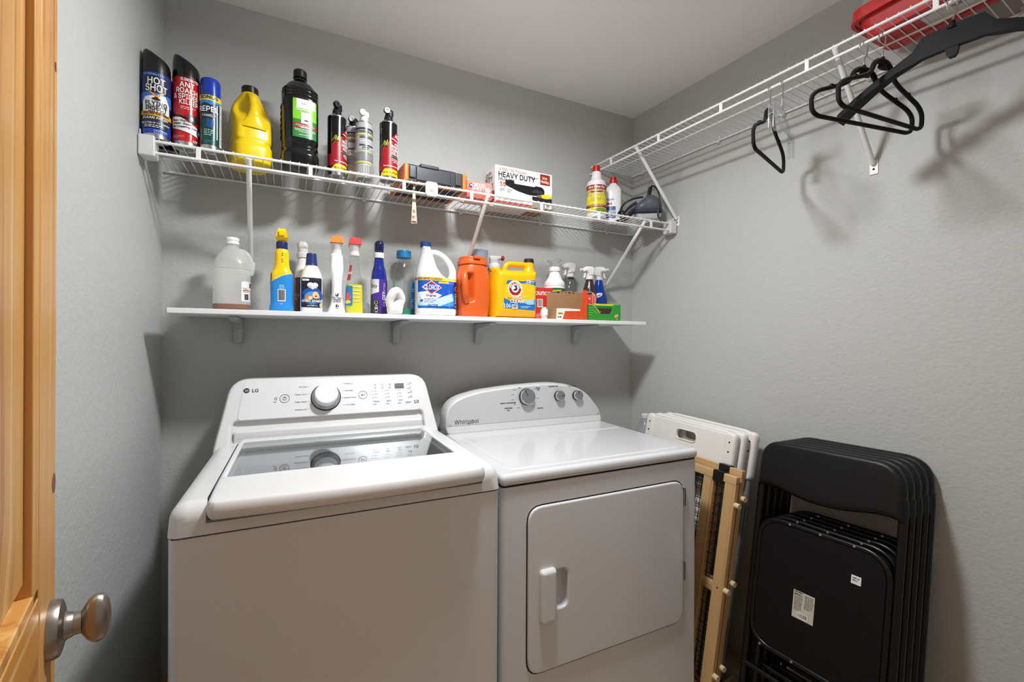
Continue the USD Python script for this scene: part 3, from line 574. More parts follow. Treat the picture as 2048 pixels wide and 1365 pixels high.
# ================================================================== cans and bottles: builders
US = BZ + 0.0074          # top of the wires of the back shelf
WHT, BLK = (240, 240, 240), (16, 16, 18)
WHITE_HDPE = mat('white_bottle_plastic', (238, 238, 238), 0.28)
def can(name, label, loc, rot, R, H, body, cap_h, capmat, capkind, bands, items, tin=0.012, cone=0.012, capR=None):
    """aerosol can: tin base rim, printed wall, tin shoulder, cap"""
    t = thing(name, label, 'spray can', loc, rot)
    hb = H - cap_h
    part(t, 'base_rim', lathe([(0, 0.004), (R * 0.8, 0.003), (R * 0.9, 0), (R * 0.97, 0.001), (R * 0.985, tin), (0, tin)]), TIN, label='bare metal rim', smooth=40)
    pf = Prof([(tin, R), (hb, R)], smooth=False)
    b = part(t, 'body', pf.mesh(44, 0.02), body, smooth=40)
    w = pf.wrap(R, 0.0003)
    art(b, w, None, [('p', sbox(-PI * R * 0.999, z0, PI * R * 0.999, z1), c) for z0, z1, c in bands], h=0.008)
    art(b, pf.wrap(R, 0.0006), None, items, h=0.004)
    if cone:
        part(t, 'shoulder', lathe([(0, hb - 0.001), (R * 0.985, hb - 0.001), (R * 0.99, hb + 0.003), (R * 0.6, hb + cone), (R * 0.42, hb + cone + 0.002), (0, hb + cone + 0.002)]), TIN, smooth=40)
    if capkind == 'slant':    # tall cap cut off at a slant, high at the back left
        r = capR or R * 1.005; n = 40; a = np.arange(n) * 2 * PI / n; V = []
        for s_, k in ((0, 1.0), (0.3, 1.0), (0.55, 0.985), (0.8, 0.93), (0.93, 0.84), (1.0, 0.68)):
            hh = cap_h * (0.80 - 0.20 * np.cos(a) + 0.02 * np.sin(a)); x = r * k * np.cos(a); y = r * k * np.sin(a)
            V.append(np.c_[x - (1 - k) * r * 0.35, y, hb + hh * s_])
        V = np.vstack(V + [np.array([[-r * 0.1, 0, hb + cap_h * 0.80]]), np.array([[0, 0, hb]])]); F = []
        for i in range(5):
            for j in range(n): j2 = (j + 1) % n; F += [(i * n + j, i * n + j2, (i + 1) * n + j2), (i * n + j, (i + 1) * n + j2, (i + 1) * n + j)]
        for j in range(n): F += [(5 * n + j, 5 * n + (j + 1) % n, 6 * n), ((j + 1) % n, j, 6 * n + 1)]
        part(t, 'cap', trimesh.Trimesh(V, F, process=False), capmat, smooth=50)
    elif capkind == 'round':
        r = capR or R
        part(t, 'cap', lathe([(0, hb), (r * 0.98, hb), (r * 0.985, hb + cap_h * 0.72), (r * 0.93, hb + cap_h * 0.92), (r * 0.8, H), (0, H)]), capmat, smooth=40)
        part(t, 'cap_button', cyl((-0.3 * r, 0, H - 0.002), (-0.3 * r, 0, H + 0.003), r * 0.35, 20), capmat)
    elif capkind == 'trigger':   # narrow actuator with a round grip disc and a nozzle guard
        z = hb + cone
        c = part(t, 'actuator', cat(lathe([(0, z), (R * 0.52, z), (R * 0.48, z + 0.012), (R * 0.36, z + 0.022), (0, z + 0.022)], 24), place(pillow(rpoly([(-0.010, z + 0.015), (0.012, z + 0.012), (0.010, H - 0.006), (0.0, H), (-0.012, H - 0.004)], 0.005), 0.024, 0.006, 0.004), (0.004, 0, 0), (0, -1, 0), (0, 0, 1))), capmat, smooth=40)
        part(c, 'grip_disc', place(lathe([(0, -0.006), (0.010, -0.006), (0.0115, -0.003), (0.0115, 0.003), (0.010, 0.006), (0.004, 0.006), (0.0035, 0.004), (0, 0.004)], 24), (-0.008, -0.012, H - 0.013)), capmat, smooth=40)
    return t, b

# --- upper shelf, from the left
R = 0.0325
N = lambda s, h, x, y, c, **o: ('t', s, h, x, y, c, o)
band = lambda z0, z1, c, R: (z0, z1, c)
NAVY, BLUE = (20, 32, 82), (22, 62, 170)
hot_items = [('p', Polygon([(-0.05, 0.045), (0.05, 0.039), (0.05, 0.055), (-0.05, 0.061)]), (28, 36, 70)),
    ('p', Polygon([(-0.032, 0.070), (0.036, 0.070), (0.036, 0.098), (0.024, 0.122), (-0.024, 0.112), (-0.032, 0.098)]), (236, 238, 242)),
    ('p', Polygon([(-0.05, 0.062), (0.05, 0.058), (0.05, 0.0705), (-0.05, 0.0735)]), (240, 172, 24)),
    ('p', rrect(-0.021, 0.1465, 0.027, 0.169, 0.002), (30, 30, 34)), ('p', rrect(-0.025, 0.126, 0.031, 0.1485, 0.002), (30, 30, 34)),
    N('HOT', 0.0175, 0.003, 0.149, WHT, sx=0.80), N('SHOT', 0.0185, 0.003, 0.1285, WHT, sx=0.72),
    ('p', Polygon([(-0.014, 0.126), (-0.010, 0.127), (0.003, 0.117), (0.016, 0.128), (0.022, 0.128), (0.003, 0.110)]), (246, 150, 20)),
    ('p', ell(0.003, 0.107, 0.010, 0.004), (70, 50, 40)), ('p', ell(0.003, 0.109, 0.005, 0.004), (40, 30, 28)),
    N('FLYING', 0.0112, 0.003, 0.0895, (20, 20, 24), sx=0.88), N('INSECT', 0.0112, 0.003, 0.0765, (20, 20, 24), sx=0.86), N('KILLER', 0.0065, 0.005, 0.0685, (40, 40, 44), sx=1.2),
    N('Kills By Contact', 0.0062, 0.002, 0.0640, (28, 32, 60)), N('CLEAN FRESH', 0.0065, 0.0, 0.051, WHT, slant=0.2),
    ('p', sbox(-0.028, 0.026, 0.030, 0.043), (26, 28, 40)), N('KILLS FOR UP TO 4 WEEKS', 0.0038, 0.001, 0.038, WHT), ('s', 0.050, 2, 0.0045, -0.024, 0.0345, WHT), N('CAUTION', 0.0045, 0.012, 0.017, (190, 200, 230)), ('s', 0.030, 2, 0.003, -0.002, 0.0145, (190, 200, 230)), ('s', 0.02, 3, 0.003, -0.028, 0.021, (70, 110, 220)),
    N('GUARANTEE', 0.0052, -0.004, 0.172, (150, 170, 215))]
can('spray_can', 'blue and white flying insect killer can with slanted black cap, leftmost on wire shelf', (-0.340, 1.600, US), 6, R, 0.254, mat('can_navy', NAVY, 0.2), 0.070, BLACK_PL, 'slant',
    [(0.012, 0.045, (20, 62, 168)), (0.095, 0.125, (60, 120, 205)), (0.125, 0.182, (26, 48, 120))], hot_items, cone=0)
t = thing('spray_can', 'dark navy can with round black cap, half hidden behind the flying insect can', 'spray can', (-0.333, 1.690, US), 0)
part(t, 'body', lathe([(0, 0), (0.026, 0), (0.030, 0.004), (0.030, 0.15), (0, 0.15)]), mat('can_dark_navy', (22, 26, 58), 0.3), smooth=40)
part(t, 'base_rim', lathe([(0.026, -0.0002), (0.031, -0.0002), (0.031, 0.004), (0.026, 0.004)]), TIN)
part(t, 'cap', lathe([(0, 0.15), (0.034, 0.15), (0.036, 0.17), (0.034, 0.20), (0.024, 0.215), (0, 0.218)]), BLACK_PL, smooth=40)
RD = (196, 30, 28)
ant_items = [N('ELIMINATOR', 0.0075, 0.013, 0.186, WHT, sx=0.70), N('ANT', 0.0138, 0.005, 0.1675, WHT, sx=0.92), N('ROACH', 0.0138, 0.005, 0.1505, WHT, sx=0.82), N('& SPIDER', 0.0138, 0.003, 0.1335, WHT, sx=0.74), N('KILLER', 0.0125, 0.010, 0.118, WHT, sx=0.82),
    ('s', 0.040, 2, 0.005, -0.010, 0.111, (240, 220, 220)), ('p', Polygon([(-0.034, 0.088), (0.034, 0.078), (0.034, 0.072), (-0.034, 0.080)]), BLK), ('p', sbox(0.008, 0.068, 0.030, 0.092), BLK), N('8', 0.010, 0.016, 0.074, WHT),
    ('p', Polygon([(-0.034, 0.080), (-0.010, 0.078), (0.036, 0.054), (0.036, 0.030), (-0.034, 0.047)]), WHT), N('Non-Staining', 0.0055, -0.030, 0.0665, BLK, align='l', slant=0.1), N('Water-Based', 0.0055, -0.030, 0.058, BLK, align='l', slant=0.1), N('No Lingering Odor', 0.0052, -0.030, 0.0495, BLK, align='l', slant=0.1),
    ('p', ell(0.036, 0.044, 0.007, 0.012), BLK), ('p', ell(0.036, 0.044, 0.004, 0.007), WHT), ('s', 0.030, 3, 0.0035, -0.030, 0.026, (230, 150, 150)), ('s', 0.016, 2, 0.004, 0.018, 0.018, WHT)]
can('spray_can', 'red ant roach and spider killer can with slanted black cap', (-0.274, 1.622, US), 4, 0.0335, 0.27, mat('can_red', RD, 0.18), 0.068, BLACK_GL, 'slant', [(0.196, 0.2015, BLK)], ant_items, cone=0)
rep = [('p', sbox(-0.06, 0.105, 0.06, 0.140), (20, 40, 60)), ('p', Polygon([(-0.03, 0.142), (0.03, 0.142), (0.03, 0.131), (0.012, 0.136), (0.0, 0.129), (-0.014, 0.135), (-0.03, 0.128)]), (30, 130, 210)), N('BONUS', 0.010, -0.004, 0.1465, (24, 40, 90)), N('REPEL', 0.015, -0.006, 0.109, WHT, sx=0.85), N('FAMILY', 0.0065, -0.004, 0.094, (238, 230, 190)),
    ('p', Polygon([(-0.012, 0.064), (0.006, 0.060), (0.010, 0.085), (-0.008, 0.090)]), (18, 76, 140)), ('s', 0.026, 4, 0.005, -0.016, 0.056, (190, 220, 220)), ('s', 0.026, 2, 0.005, -0.016, 0.024, (60, 150, 160)),
    ('p', sbox(0.015, 0.03, 0.018, 0.132), WHT), ('p', sbox(0.024, 0.012, 0.05, 0.138), (214, 216, 216)), ('s', 0.020, 22, 0.0052, 0.026, 0.134, (120, 122, 124))]
can('spray_can', 'green and blue insect repellent can with royal blue cap and yellow band', (-0.213, 1.612, US), 8, 0.0265, 0.212, mat('can_teal', (14, 74, 66), 0.25), 0.052, mat('cap_royal_blue', (20, 56, 168), 0.15), 'round', [(0.142, 0.158, (240, 206, 30)), (0.09, 0.142, (16, 46, 74))], rep, cone=0)

# yellow jug, handle towards the room
YEL = mat('yellow_jug_plastic', (244, 206, 8), 0.3)
t = thing('yellow_jug', 'bright yellow jug with moulded handle and black cap on the wire shelf', 'jug', (-0.115, 1.705, US), 14)
pj_ = Prof([(0, 0.050, 0.062, 3.5), (0.004, 0.055, 0.067, 3.5), (0.05, 0.058, 0.070, 3.5), (0.066, 0.054, 0.066, 3.2), (0.074, 0.057, 0.069, 3.2), (0.13, 0.058, 0.068, 2.8), (0.155, 0.059, 0.065, 2.5), (0.18, 0.054, 0.054, 2.3), (0.21, 0.043, 0.038, 2.2), (0.235, 0.028, 0.026, 2), (0.243, 0.024, 0.024, 2), (0.246, 0.021)])
bm = pj_.mesh(56, 0.005); v = np.array(bm.vertices)
fr = (v[:, 1] < 0)                                              # finger hollows either side of the handle
g = np.exp(-((np.abs(v[:, 0]) - 0.032) / 0.018) ** 2) * np.exp(-((v[:, 2] - 0.178) / 0.034) ** 2) * fr; v[:, 1] += g * 0.034
g2 = fr * np.clip((0.036 - np.abs(v[:, 0])) / 0.005, 0, 1) * np.clip((v[:, 2] - 0.070) / 0.006, 0, 1) * np.clip((0.118 - v[:, 2]) / 0.006, 0, 1); v[:, 1] += 0.0055 * g2
v[:, 1] += (v[:, 2] > 0.14) * np.clip((v[:, 2] - 0.14) / 0.1, 0, 1) * 0.012
bm.vertices = v
b = part(t, 'body', bm, YEL, smooth=60)
zz = np.linspace(0.108, 0.236, 40); yc = PchipInterpolator([0.108, 0.125, 0.150, 0.180, 0.205, 0.225, 0.236], [-0.052, -0.0545, -0.0565, -0.052, -0.040, -0.024, -0.008])(zz); hx = PchipInterpolator([0.108, 0.122, 0.138, 0.155, 0.175, 0.215, 0.236], [0.040, 0.036, 0.025, 0.0170, 0.0135, 0.0130, 0.015])(zz)
aa = np.arange(24) * 2 * PI / 24; V = np.vstack([np.c_[hx[k] * np.cos(aa), yc[k] + (0.013 + 0.003 * (hx[k] > 0.02)) * np.sin(aa), np.full(24, zz[k])] for k in range(40)])
F = [f for k in range(39) for q in range(24) for f in ((k * 24 + q, k * 24 + (q + 1) % 24, (k + 1) * 24 + (q + 1) % 24), (k * 24 + q, (k + 1) * 24 + (q + 1) % 24, (k + 1) * 24 + q))]
part(b, 'handle', trimesh.Trimesh(V, F, process=False), YEL, smooth=60)
part(t, 'cap', lathe([(0, 0.243), (0.0245, 0.243), (0.0245, 0.262), (0.0225, 0.265), (0, 0.265)]).apply_translation((0, 0.012, 0)), BLACK_PL, smooth=30)
art(b, pj_.wrap(0.064, 0.0008, turn=86), None, [('p', rrect(-0.034, 0.03, 0.034, 0.14, 0.006), (60, 52, 58)), ('b', 0.022, 0.030, -0.030, 0.070), ('s', 0.055, 5, 0.006, -0.028, 0.128, (200, 196, 160))])
# tall black bottle
t = thing('charcoal_fluid_bottle', 'tall glossy black bottle with bright green label on the wire shelf', 'bottle', (0.030, 1.665, US), 4)
rings = [(0, 0.046, 0.046, 3), (0.004, 0.053, 0.053, 3), (0.012, 0.057, 0.057, 3.2), (0.040, 0.0575, 0.0575, 3.2), (0.060, 0.0525, 0.0525, 3), (0.063, 0.055, 0.055, 3), (0.070, 0.055, 0.055, 3), (0.073, 0.053, 0.053, 3), (0.09, 0.0555, 0.0555, 3.2), (0.222, 0.0555, 0.0555, 3.2)]
for k, z in enumerate((0.228, 0.238, 0.248)): rings += [(z, 0.0525, 0.0525, 3), (z + 0.005, 0.055, 0.055, 3)]
rings += [(0.262, 0.050, 0.050, 2.6), (0.280, 0.038, 0.038, 2.2), (0.292, 0.025), (0.298, 0.0185), (0.306, 0.0175), (0.3065, 0.0215), (0.310, 0.0215), (0.3105, 0.017)]
pb = Prof(rings)
b = part(t, 'body', pb.mesh(48, 0.003), mat('black_bottle', (12, 13, 16), 0.12, coat=0.3), smooth=50)
part(t, 'cap', lathe([(0, 0.309), (0.0205, 0.309), (0.0205, 0.329), (0.018, 0.333), (0, 0.333)]), BLACK_PL, smooth=30)
GRN = (120, 200, 30)
art(b, pb.wrap(0.0585, 0.0006, turn=10), (rrect(-0.036, 0.092, 0.036, 0.216, 0.004), GRN),
    [('p', sbox(-0.036, 0.092, 0.036, 0.150), (30, 130, 44)), ('p', sbox(-0.026, 0.186, 0.030, 0.216), (232, 234, 232)), ('p', sbox(-0.018, 0.192, 0.020, 0.209), (206, 210, 208)), ('p', sbox(-0.0165, 0.1935, 0.0185, 0.2075), (232, 234, 232)), ('s', 0.026, 1, 0.004, -0.012, 0.202, (90, 90, 90)),
     N('Odorless', 0.0070, -0.008, 0.178, WHT), ('s', 0.05, 1, 0.004, -0.018, 0.174, WHT), ('p', sbox(-0.012, 0.138, 0.012, 0.172), (228, 232, 226)), ('p', ell(0.004, 0.148, 0.007, 0.003), (90, 60, 40)), ('p', sbox(-0.036, 0.132, 0.036, 0.138), (170, 44, 34)), ('p', sbox(-0.036, 0.122, 0.036, 0.127), (170, 44, 34)), N('DANGER', 0.0045, 0.0, 0.1225, WHT), ('s', 0.06, 3, 0.0042, 0, 0.119, WHT, {'align': 'c'}), ('s', 0.055, 2, 0.0042, 0, 0.132, WHT, {'align': 'c'}), ('s', 0.05, 1, 0.004, 0, 0.101, WHT, {'align': 'c'})], h=0.006)
for k in range(6):
    part(b, 'grip_ridge', tube([(-0.0555 * math.cos(a_) * 1.02, -0.0555 * math.sin(a_) * 1.02, 0.10 + k * 0.02 + 0.004 * math.sin(a_ * 6)) for a_ in np.linspace(-0.5, 0.5, 8)], 0.002, 6), BLACK_GL, smooth=60)
# clear disc of light under the bottle comes from the glass: none is built
# wasp cans
def ace_items():
    ACER = (150, 20, 32)
    return [('p', Polygon([(-0.034, 0.070), (-0.034, 0.100), (-0.008, 0.130), (0.05, 0.150), (0.05, 0.030), (-0.05, 0.030), (-0.05, 0.070)]), ACER), ('p', Polygon([(-0.034, 0.012), (0.05, 0.012), (0.05, 0.034), (0.0, 0.037), (-0.018, 0.037), (-0.034, 0.020)]), (246, 206, 20)),
        ('p', Polygon([(0.000, 0.140), (0.050, 0.132), (0.050, 0.172), (0.030, 0.176)]), ACER), ('p', Polygon([(0.003, 0.1415), (0.048, 0.1345), (0.048, 0.137), (0.008, 0.1435)]), WHT), N('ACE', 0.0105, 0.028, 0.150, WHT, slant=0.2, sx=0.85),
        N('ACE', 0.007, 0.024, 0.1235, WHT, slant=0.2), N('WASP &', 0.0092, 0.022, 0.1115, WHT, sx=0.85), N('HORNET', 0.0092, 0.022, 0.0995, WHT, sx=0.85), N('KILLER', 0.0092, 0.022, 0.0875, WHT, sx=0.85), ('p', Polygon([(0.000, 0.077), (0.005, 0.084), (0.04, 0.084), (0.04, 0.077)]), BLK), N('KILLS ON CONTACT', 0.0036, 0.021, 0.0788, (90, 200, 150)),
        ('s', 0.036, 3, 0.0052, 0.022, 0.0735, (240, 220, 220), {'align': 'c'}), N('For Outdoor Use Only', 0.0045, 0.010, 0.044, WHT), N('IS A WARNING', 0.006, 0.006, 0.0215, (120, 96, 10)),
        ('p', ell(-0.018, 0.125, 0.005, 0.009), (120, 140, 30)), ('p', ell(-0.014, 0.117, 0.007, 0.004), (60, 40, 20)), ('p', Polygon([(-0.014, 0.118), (-0.010, 0.136), (-0.008, 0.136), (-0.011, 0.118)]), (220, 190, 70))] + \
        [('p', LineString([(-0.014, 0.118), (-0.014 + dx, 0.118 + dy), (-0.014 + dx * 1.5, 0.118 + dy - 0.006)]).buffer(0.0007), (150, 140, 40)) for dx, dy in ((-0.010, 0.006), (-0.011, 0.0), (0.009, -0.004), (0.010, 0.003), (-0.007, -0.006))]
for k, (x, y, rot, lab) in enumerate(((0.1455, 1.668, 24, 'black and red wasp killer can beside the black bottle, label turned right'), (0.3130, 1.632, 2, 'black and red wasp and hornet killer can beside the tool case'))):
    can('spray_can', lab, (x, y, US), rot, 0.0305, 0.258, mat('can_black', (16, 15, 18), 0.18), 0.058, BLACK_PL, 'trigger', [], ace_items(), tin=0.014, cone=0.014)
GY = mat('can_grey_print', (170, 172, 176), 0.25)
def def_items(): 
    return [('p', sbox(-0.05, 0.166, 0.05, 0.172), (40, 40, 44)), N('DEFENSE SYSTEM', 0.0075, 0.0, 0.155, (60, 60, 64), sx=0.85), ('p', sbox(-0.05, 0.147, 0.05, 0.151), (196, 196, 60)), ('p', sbox(-0.02, 0.136, 0.032, 0.144), (90, 90, 94)), ('s', 0.04, 3, 0.005, -0.02, 0.131, (225, 226, 228)), ('p', sbox(-0.022, 0.110, 0.03, 0.114), (50, 50, 54)), ('s', 0.03, 2, 0.006, -0.012, 0.106, (60, 60, 64)), ('p', sbox(-0.05, 0.088, 0.05, 0.093), (206, 206, 90)), ('p', sbox(-0.05, 0.060, 0.05, 0.087), (120, 122, 128)), ('p', sbox(-0.05, 0.050, 0.05, 0.055), (206, 206, 60))]
c1, _ = can('spray_can', 'silver grey spray can with white button top, front one in the clear wrapped pair', (0.2330, 1.652, US), 6, 0.029, 0.243, GY, 0.052, WHITE_PL, 'trigger', [], def_items() + [('b', 0.026, 0.034, -0.006, 0.010)], cone=0.012)
c2, _ = can('spray_can', 'silver grey spray can with dark top, rear one in the clear wrapped pair', (0.2025, 1.7045, US), 6, 0.029, 0.236, GY, 0.046, BLACK_PL, 'trigger', [], def_items(), cone=0.012)
wrp = unary_union([Point(0.2330, 1.652).buffer(0.0312), Point(0.2025, 1.7045).buffer(0.0308)]).convex_hull
solo('shrink_wrap', cat(prism(wrp.difference(wrp.buffer(-0.0006)), US + 0.0005, US + 0.10)), clear('shrink_film', (250, 250, 250), 0.1, 0.12), 'clear shrink wrap sleeve around the two silver grey spray cans', 'plastic wrap')

# tool case
t = thing('tool_case', 'black and orange plastic tool case lying on the wire shelf', 'tool case', (0.4735, 1.695, US), 3)
ORG = mat('orange_plastic', (214, 108, 28), 0.4); CASE = mat('case_black', (34, 35, 38), 0.5, bump=(300, 0.0002))
part(t, 'body', rb((-0.108, -0.095, 0.0), (0.108, 0.095, 0.066), 0.008), CASE, smooth=30)
for s in (-1, 1): part(t, 'end_bumper', rb((s * 0.111 - 0.009, -0.1, 0.001), (s * 0.111 + 0.009, 0.1, 0.064), 0.006), ORG, label='orange end bumper', smooth=30)
for y in (-0.08, 0.0, 0.08): part(t, 'base_strip', rb((-0.098, y - 0.008, -0.0004), (0.098, y + 0.008, 0.002), 0.001, 6), ORG, label='orange strip under the case')
part(t, 'front_panel', rb((-0.075, -0.099, 0.010), (0.055, -0.092, 0.058), 0.003), mat('case_panel', (52, 54, 58), 0.35), smooth=30)
for x in (-0.088, 0.085): part(t, 'latch', rb((x - 0.012, -0.101, 0.016), (x + 0.012, -0.092, 0.058), 0.003), mat('case_latch', (66, 70, 74), 0.3), smooth=30)
part(t, 'handle', rb((-0.06, -0.098, 0.058), (0.01, -0.07, 0.072), 0.004), CASE, smooth=30)
part(t, 'lid_ridge', rb((0.012, -0.085, 0.06), (0.08, 0.08, 0.0705), 0.004), CASE, smooth=30)
# dryer sheets
def carton(name, label, catg, loc, rot, sx, sy, sz, rgb, front, left=None, top=None, base=None):
    t = thing(name, label, catg, loc, rot)
    b = part(t, 'carton', rb((-sx / 2, -sy / 2, 0), (sx / 2, sy / 2, sz), 0.0012, 6), mat('card_%02x%02x%02x' % rgb, rgb, 0.45), smooth=20)
    art(b, flatmap((0, -sy / 2, 0)), None, front)
    if left: art(b, flatmap((-sx / 2, 0, 0), (0, -1, 0), (0, 0, 1)), None, left)
    return t, b
CORAL = (232, 112, 100)
carton('dryer_sheet_box', 'coral pink dryer sheets box between tool case and liner carton', 'box', (0.6715, 1.700, US), 0, 0.105, 0.085, 0.066, CORAL,
    [('p', sbox(-0.052, 0.040, 0.052, 0.0655), (238, 134, 120)), N('DRYER', 0.0125, -0.002, 0.046, WHT), N('SHEETS', 0.0125, 0.0, 0.031, WHT), ('p', ell(-0.035, 0.047, 0.010, 0.008), (44, 44, 90)), ('p', ell(-0.034, 0.048, 0.007, 0.004), (200, 190, 220)), ('p', ell(0.036, 0.036, 0.010, 0.010), (190, 214, 236)), ('s', 0.012, 2, 0.004, 0.030, 0.039, (80, 110, 160)), ('p', sbox(-0.052, 0.0, 0.052, 0.014), (226, 84, 70))], [('p', sbox(-0.04, 0.004, 0.04, 0.06), (222, 94, 84)), ('s', 0.06, 5, 0.008, -0.03, 0.05, (240, 190, 180))])
# drum liner carton
t, b = carton('liner_box', 'white heavy duty drum liners carton picturing a black bag', 'box', (0.8765, 1.735, US), 0, 0.268, 0.135, 0.152, (236, 236, 236),
    [N('WING TIE TOUGH', 0.0105, -0.118, 0.132, (190, 50, 40), align='l', bold=False), N('HEAVY DUTY', 0.021, -0.119, 0.106, (24, 24, 26), align='l', sx=0.92), N('DRUM LINERS', 0.010, -0.119, 0.092, (40, 40, 44), align='l', sx=0.95), N('55', 0.016, -0.112, 0.070, (196, 60, 40), align='l'), ('s', 0.05, 2, 0.005, 0.016, 0.125, (70, 70, 74)),
     ('s', 0.022, 3, 0.005, -0.112, 0.060, (110, 110, 114)), ('s', 0.022, 3, 0.005, -0.078, 0.060, (110, 110, 114)),
     ('p', rrect(0.074, 0.102, 0.122, 0.146, 0.004), (150, 46, 28)), N('Iron', 0.010, 0.096, 0.126, WHT, sx=0.9), N('Hold', 0.011, 0.092, 0.110, WHT, sx=0.9), ('p', ell(0.112, 0.112, 0.006, 0.006), (240, 150, 120)),
     ('p', rpoly([(-0.089, 0.096), (-0.058, 0.100), (-0.048, 0.092), (0.040, 0.091), (0.083, 0.090), (0.096, 0.078), (0.094, 0.060), (0.070, 0.052), (0.020, 0.050), (-0.030, 0.058), (-0.089, 0.076)], 0.008), (22, 22, 26)), ('p', rrect(-0.048, 0.086, 0.050, 0.102, 0.004), (220, 222, 224)), ('p', Polygon([(0.03, 0.062), (0.08, 0.060), (0.09, 0.072), (0.05, 0.078)]), (52, 52, 58)),
     ('p', sbox(0.036, 0.0, 0.132, 0.046), (150, 140, 120)), ('p', Polygon([(0.036, 0.046), (0.132, 0.046), (0.132, 0.022), (0.08, 0.018), (0.036, 0.030)]), (34, 36, 42)), ('p', ell(0.1, 0.052, 0.028, 0.009), (214, 200, 40)), ('p', ell(0.118, 0.056, 0.014, 0.008), (228, 214, 60)), ('p', ell(0.07, 0.050, 0.012, 0.006), (120, 110, 70)), ('p', sbox(0.098, 0.004, 0.130, 0.026), (236, 232, 226)), N('W', 0.014, 0.112, 0.008, (30, 30, 30)), ('p', sbox(-0.133, 0.0, 0.034, 0.008), (168, 70, 44)), ('s', 0.13, 1, 0.006, -0.10, 0.02, (110, 170, 165))],
    [('p', sbox(-0.062, 0.006, 0.062, 0.05), (150, 60, 40)), N('HEAVY', 0.022, 0.008, 0.062, (60, 60, 64), sx=0.9), N('DUTY', 0.022, 0.008, 0.092, (60, 60, 64), sx=0.9), ('s', 0.07, 3, 0.008, -0.03, 0.135, (90, 90, 94)), ('s', 0.09, 4, 0.008, -0.045, 0.042, (240, 220, 200))])
part(t, 'open_flap', rb((0.04, -0.066, -0.0002), (0.13, 0.06, 0.0012), 0.0005, 4), mat('card_brown', (150, 112, 74), 0.7))
# hanging tag
t = thing('paper_tag', 'small beige paper tag hanging below the wire shelf under the tool case', 'tag', (0.397, 1.60, BZ - 0.058), 0)
tg = rpoly([(-0.004, 0.05), (0.004, 0.05), (0.0115, -0.078), (-0.0095, -0.080)], 0.002)
b = part(t, 'tag', place(pillow(tg, 0.0012, 0.0005, 0.01), (0, 0, 0)), mat('tag_paper', (196, 184, 160), 0.6))
art(b, flatmap((0, -0.0006, 0)), None, [('p', sbox(-0.008, -0.076, 0.009, -0.070), (150, 40, 30)), ('p', ell(0, -0.035, 0.004, 0.006), (150, 110, 80)), ('s', 0.012, 3, 0.004, -0.006, -0.052, (150, 80, 60))])
part(t, 'string', tube([(0, 0, 0.049), (0.001, 0.004, 0.056), (0, 0.008, 0.0625)], 0.0006, 5), mat('string', (180, 170, 150), 0.8))

# white bottles with red caps at the right end
REDC = mat('red_cap', (190, 28, 26), 0.3)
t = thing('cleaner_bottle', 'white bottle with red cap and yellow cleaner label, right end of the wire shelf', 'bottle', (1.268, 1.700, US), -36)
pf = Prof([(0, 0.038), (0.003, 0.043), (0.008, 0.045), (0.150, 0.045), (0.157, 0.043), (0.160, 0.044), (0.170, 0.040), (0.178, 0.030), (0.185, 0.0245), (0.215, 0.020), (0.222, 0.0165), (0.225, 0.0165)])
b = part(t, 'body', pf.mesh(44, 0.004), WHITE_HDPE, smooth=50)
part(t, 'cap', lathe([(0, 0.218), (0.0185, 0.218), (0.0185, 0.226), (0.0170, 0.228), (0.0165, 0.244), (0.014, 0.247), (0, 0.247)]), REDC, smooth=30)
art(b, pf.wrap(0.045, 0.0006), (sbox(-0.062, 0.022, 0.062, 0.148), (226, 212, 40)),
    [('p', sbox(-0.062, 0.128, 0.062, 0.148), (150, 28, 36)), N('40oz Value Size', 0.0105, 0, 0.133, WHT, slant=0.2, sx=0.75), ('p', sbox(-0.062, 0.086, 0.062, 0.127), (196, 170, 90)), ('p', ell(0, 0.100, 0.04, 0.022), (236, 228, 190)), ('p', sbox(-0.028, 0.112, 0.028, 0.119), (120, 50, 110)), ('p', sbox(-0.05, 0.076, 0.05, 0.098), (236, 216, 50)), N('Greased', 0.0155, -0.0021, 0.0981, (40, 40, 30), slant=0.35, sx=0.85), N('Greased', 0.0155, -0.003, 0.099, (242, 226, 60), slant=0.35, sx=0.85), N('Lightning', 0.014, 0.0039, 0.0797, (40, 40, 30), slant=0.35, sx=0.75), N('Lightning', 0.014, 0.003, 0.0806, (244, 230, 80), slant=0.35, sx=0.75), ('p', ell(0.03, 0.074, 0.010, 0.014), (240, 214, 40)),
     ('p', sbox(-0.062, 0.046, 0.062, 0.058), (140, 40, 50)), ('s', 0.09, 2, 0.005, 0, 0.056, (236, 220, 180), {'align': 'c'}), ('p', ell(0.02, 0.034, 0.03, 0.008), (120, 140, 40))])
t = thing('cleaner_bottle', 'white bowl cleaner bottle with red cap and blue label, beside the grey steamer', 'bottle', (1.383, 1.722, US), -36)
pf = Prof([(0, 0.034, 0.022, 3), (0.004, 0.038, 0.026, 3), (0.14, 0.038, 0.026, 3), (0.165, 0.034, 0.024, 2.8), (0.182, 0.020, 0.018, 2.2), (0.190, 0.0155, 0.0155), (0.195, 0.0155, 0.0155)])
b = part(t, 'body', pf.mesh(44, 0.005), WHITE_HDPE, smooth=50)
part(t, 'cap', lathe([(0, 0.190), (0.0185, 0.190), (0.0185, 0.205), (0.0155, 0.207), (0.0150, 0.220), (0, 0.221)]), REDC, smooth=30)
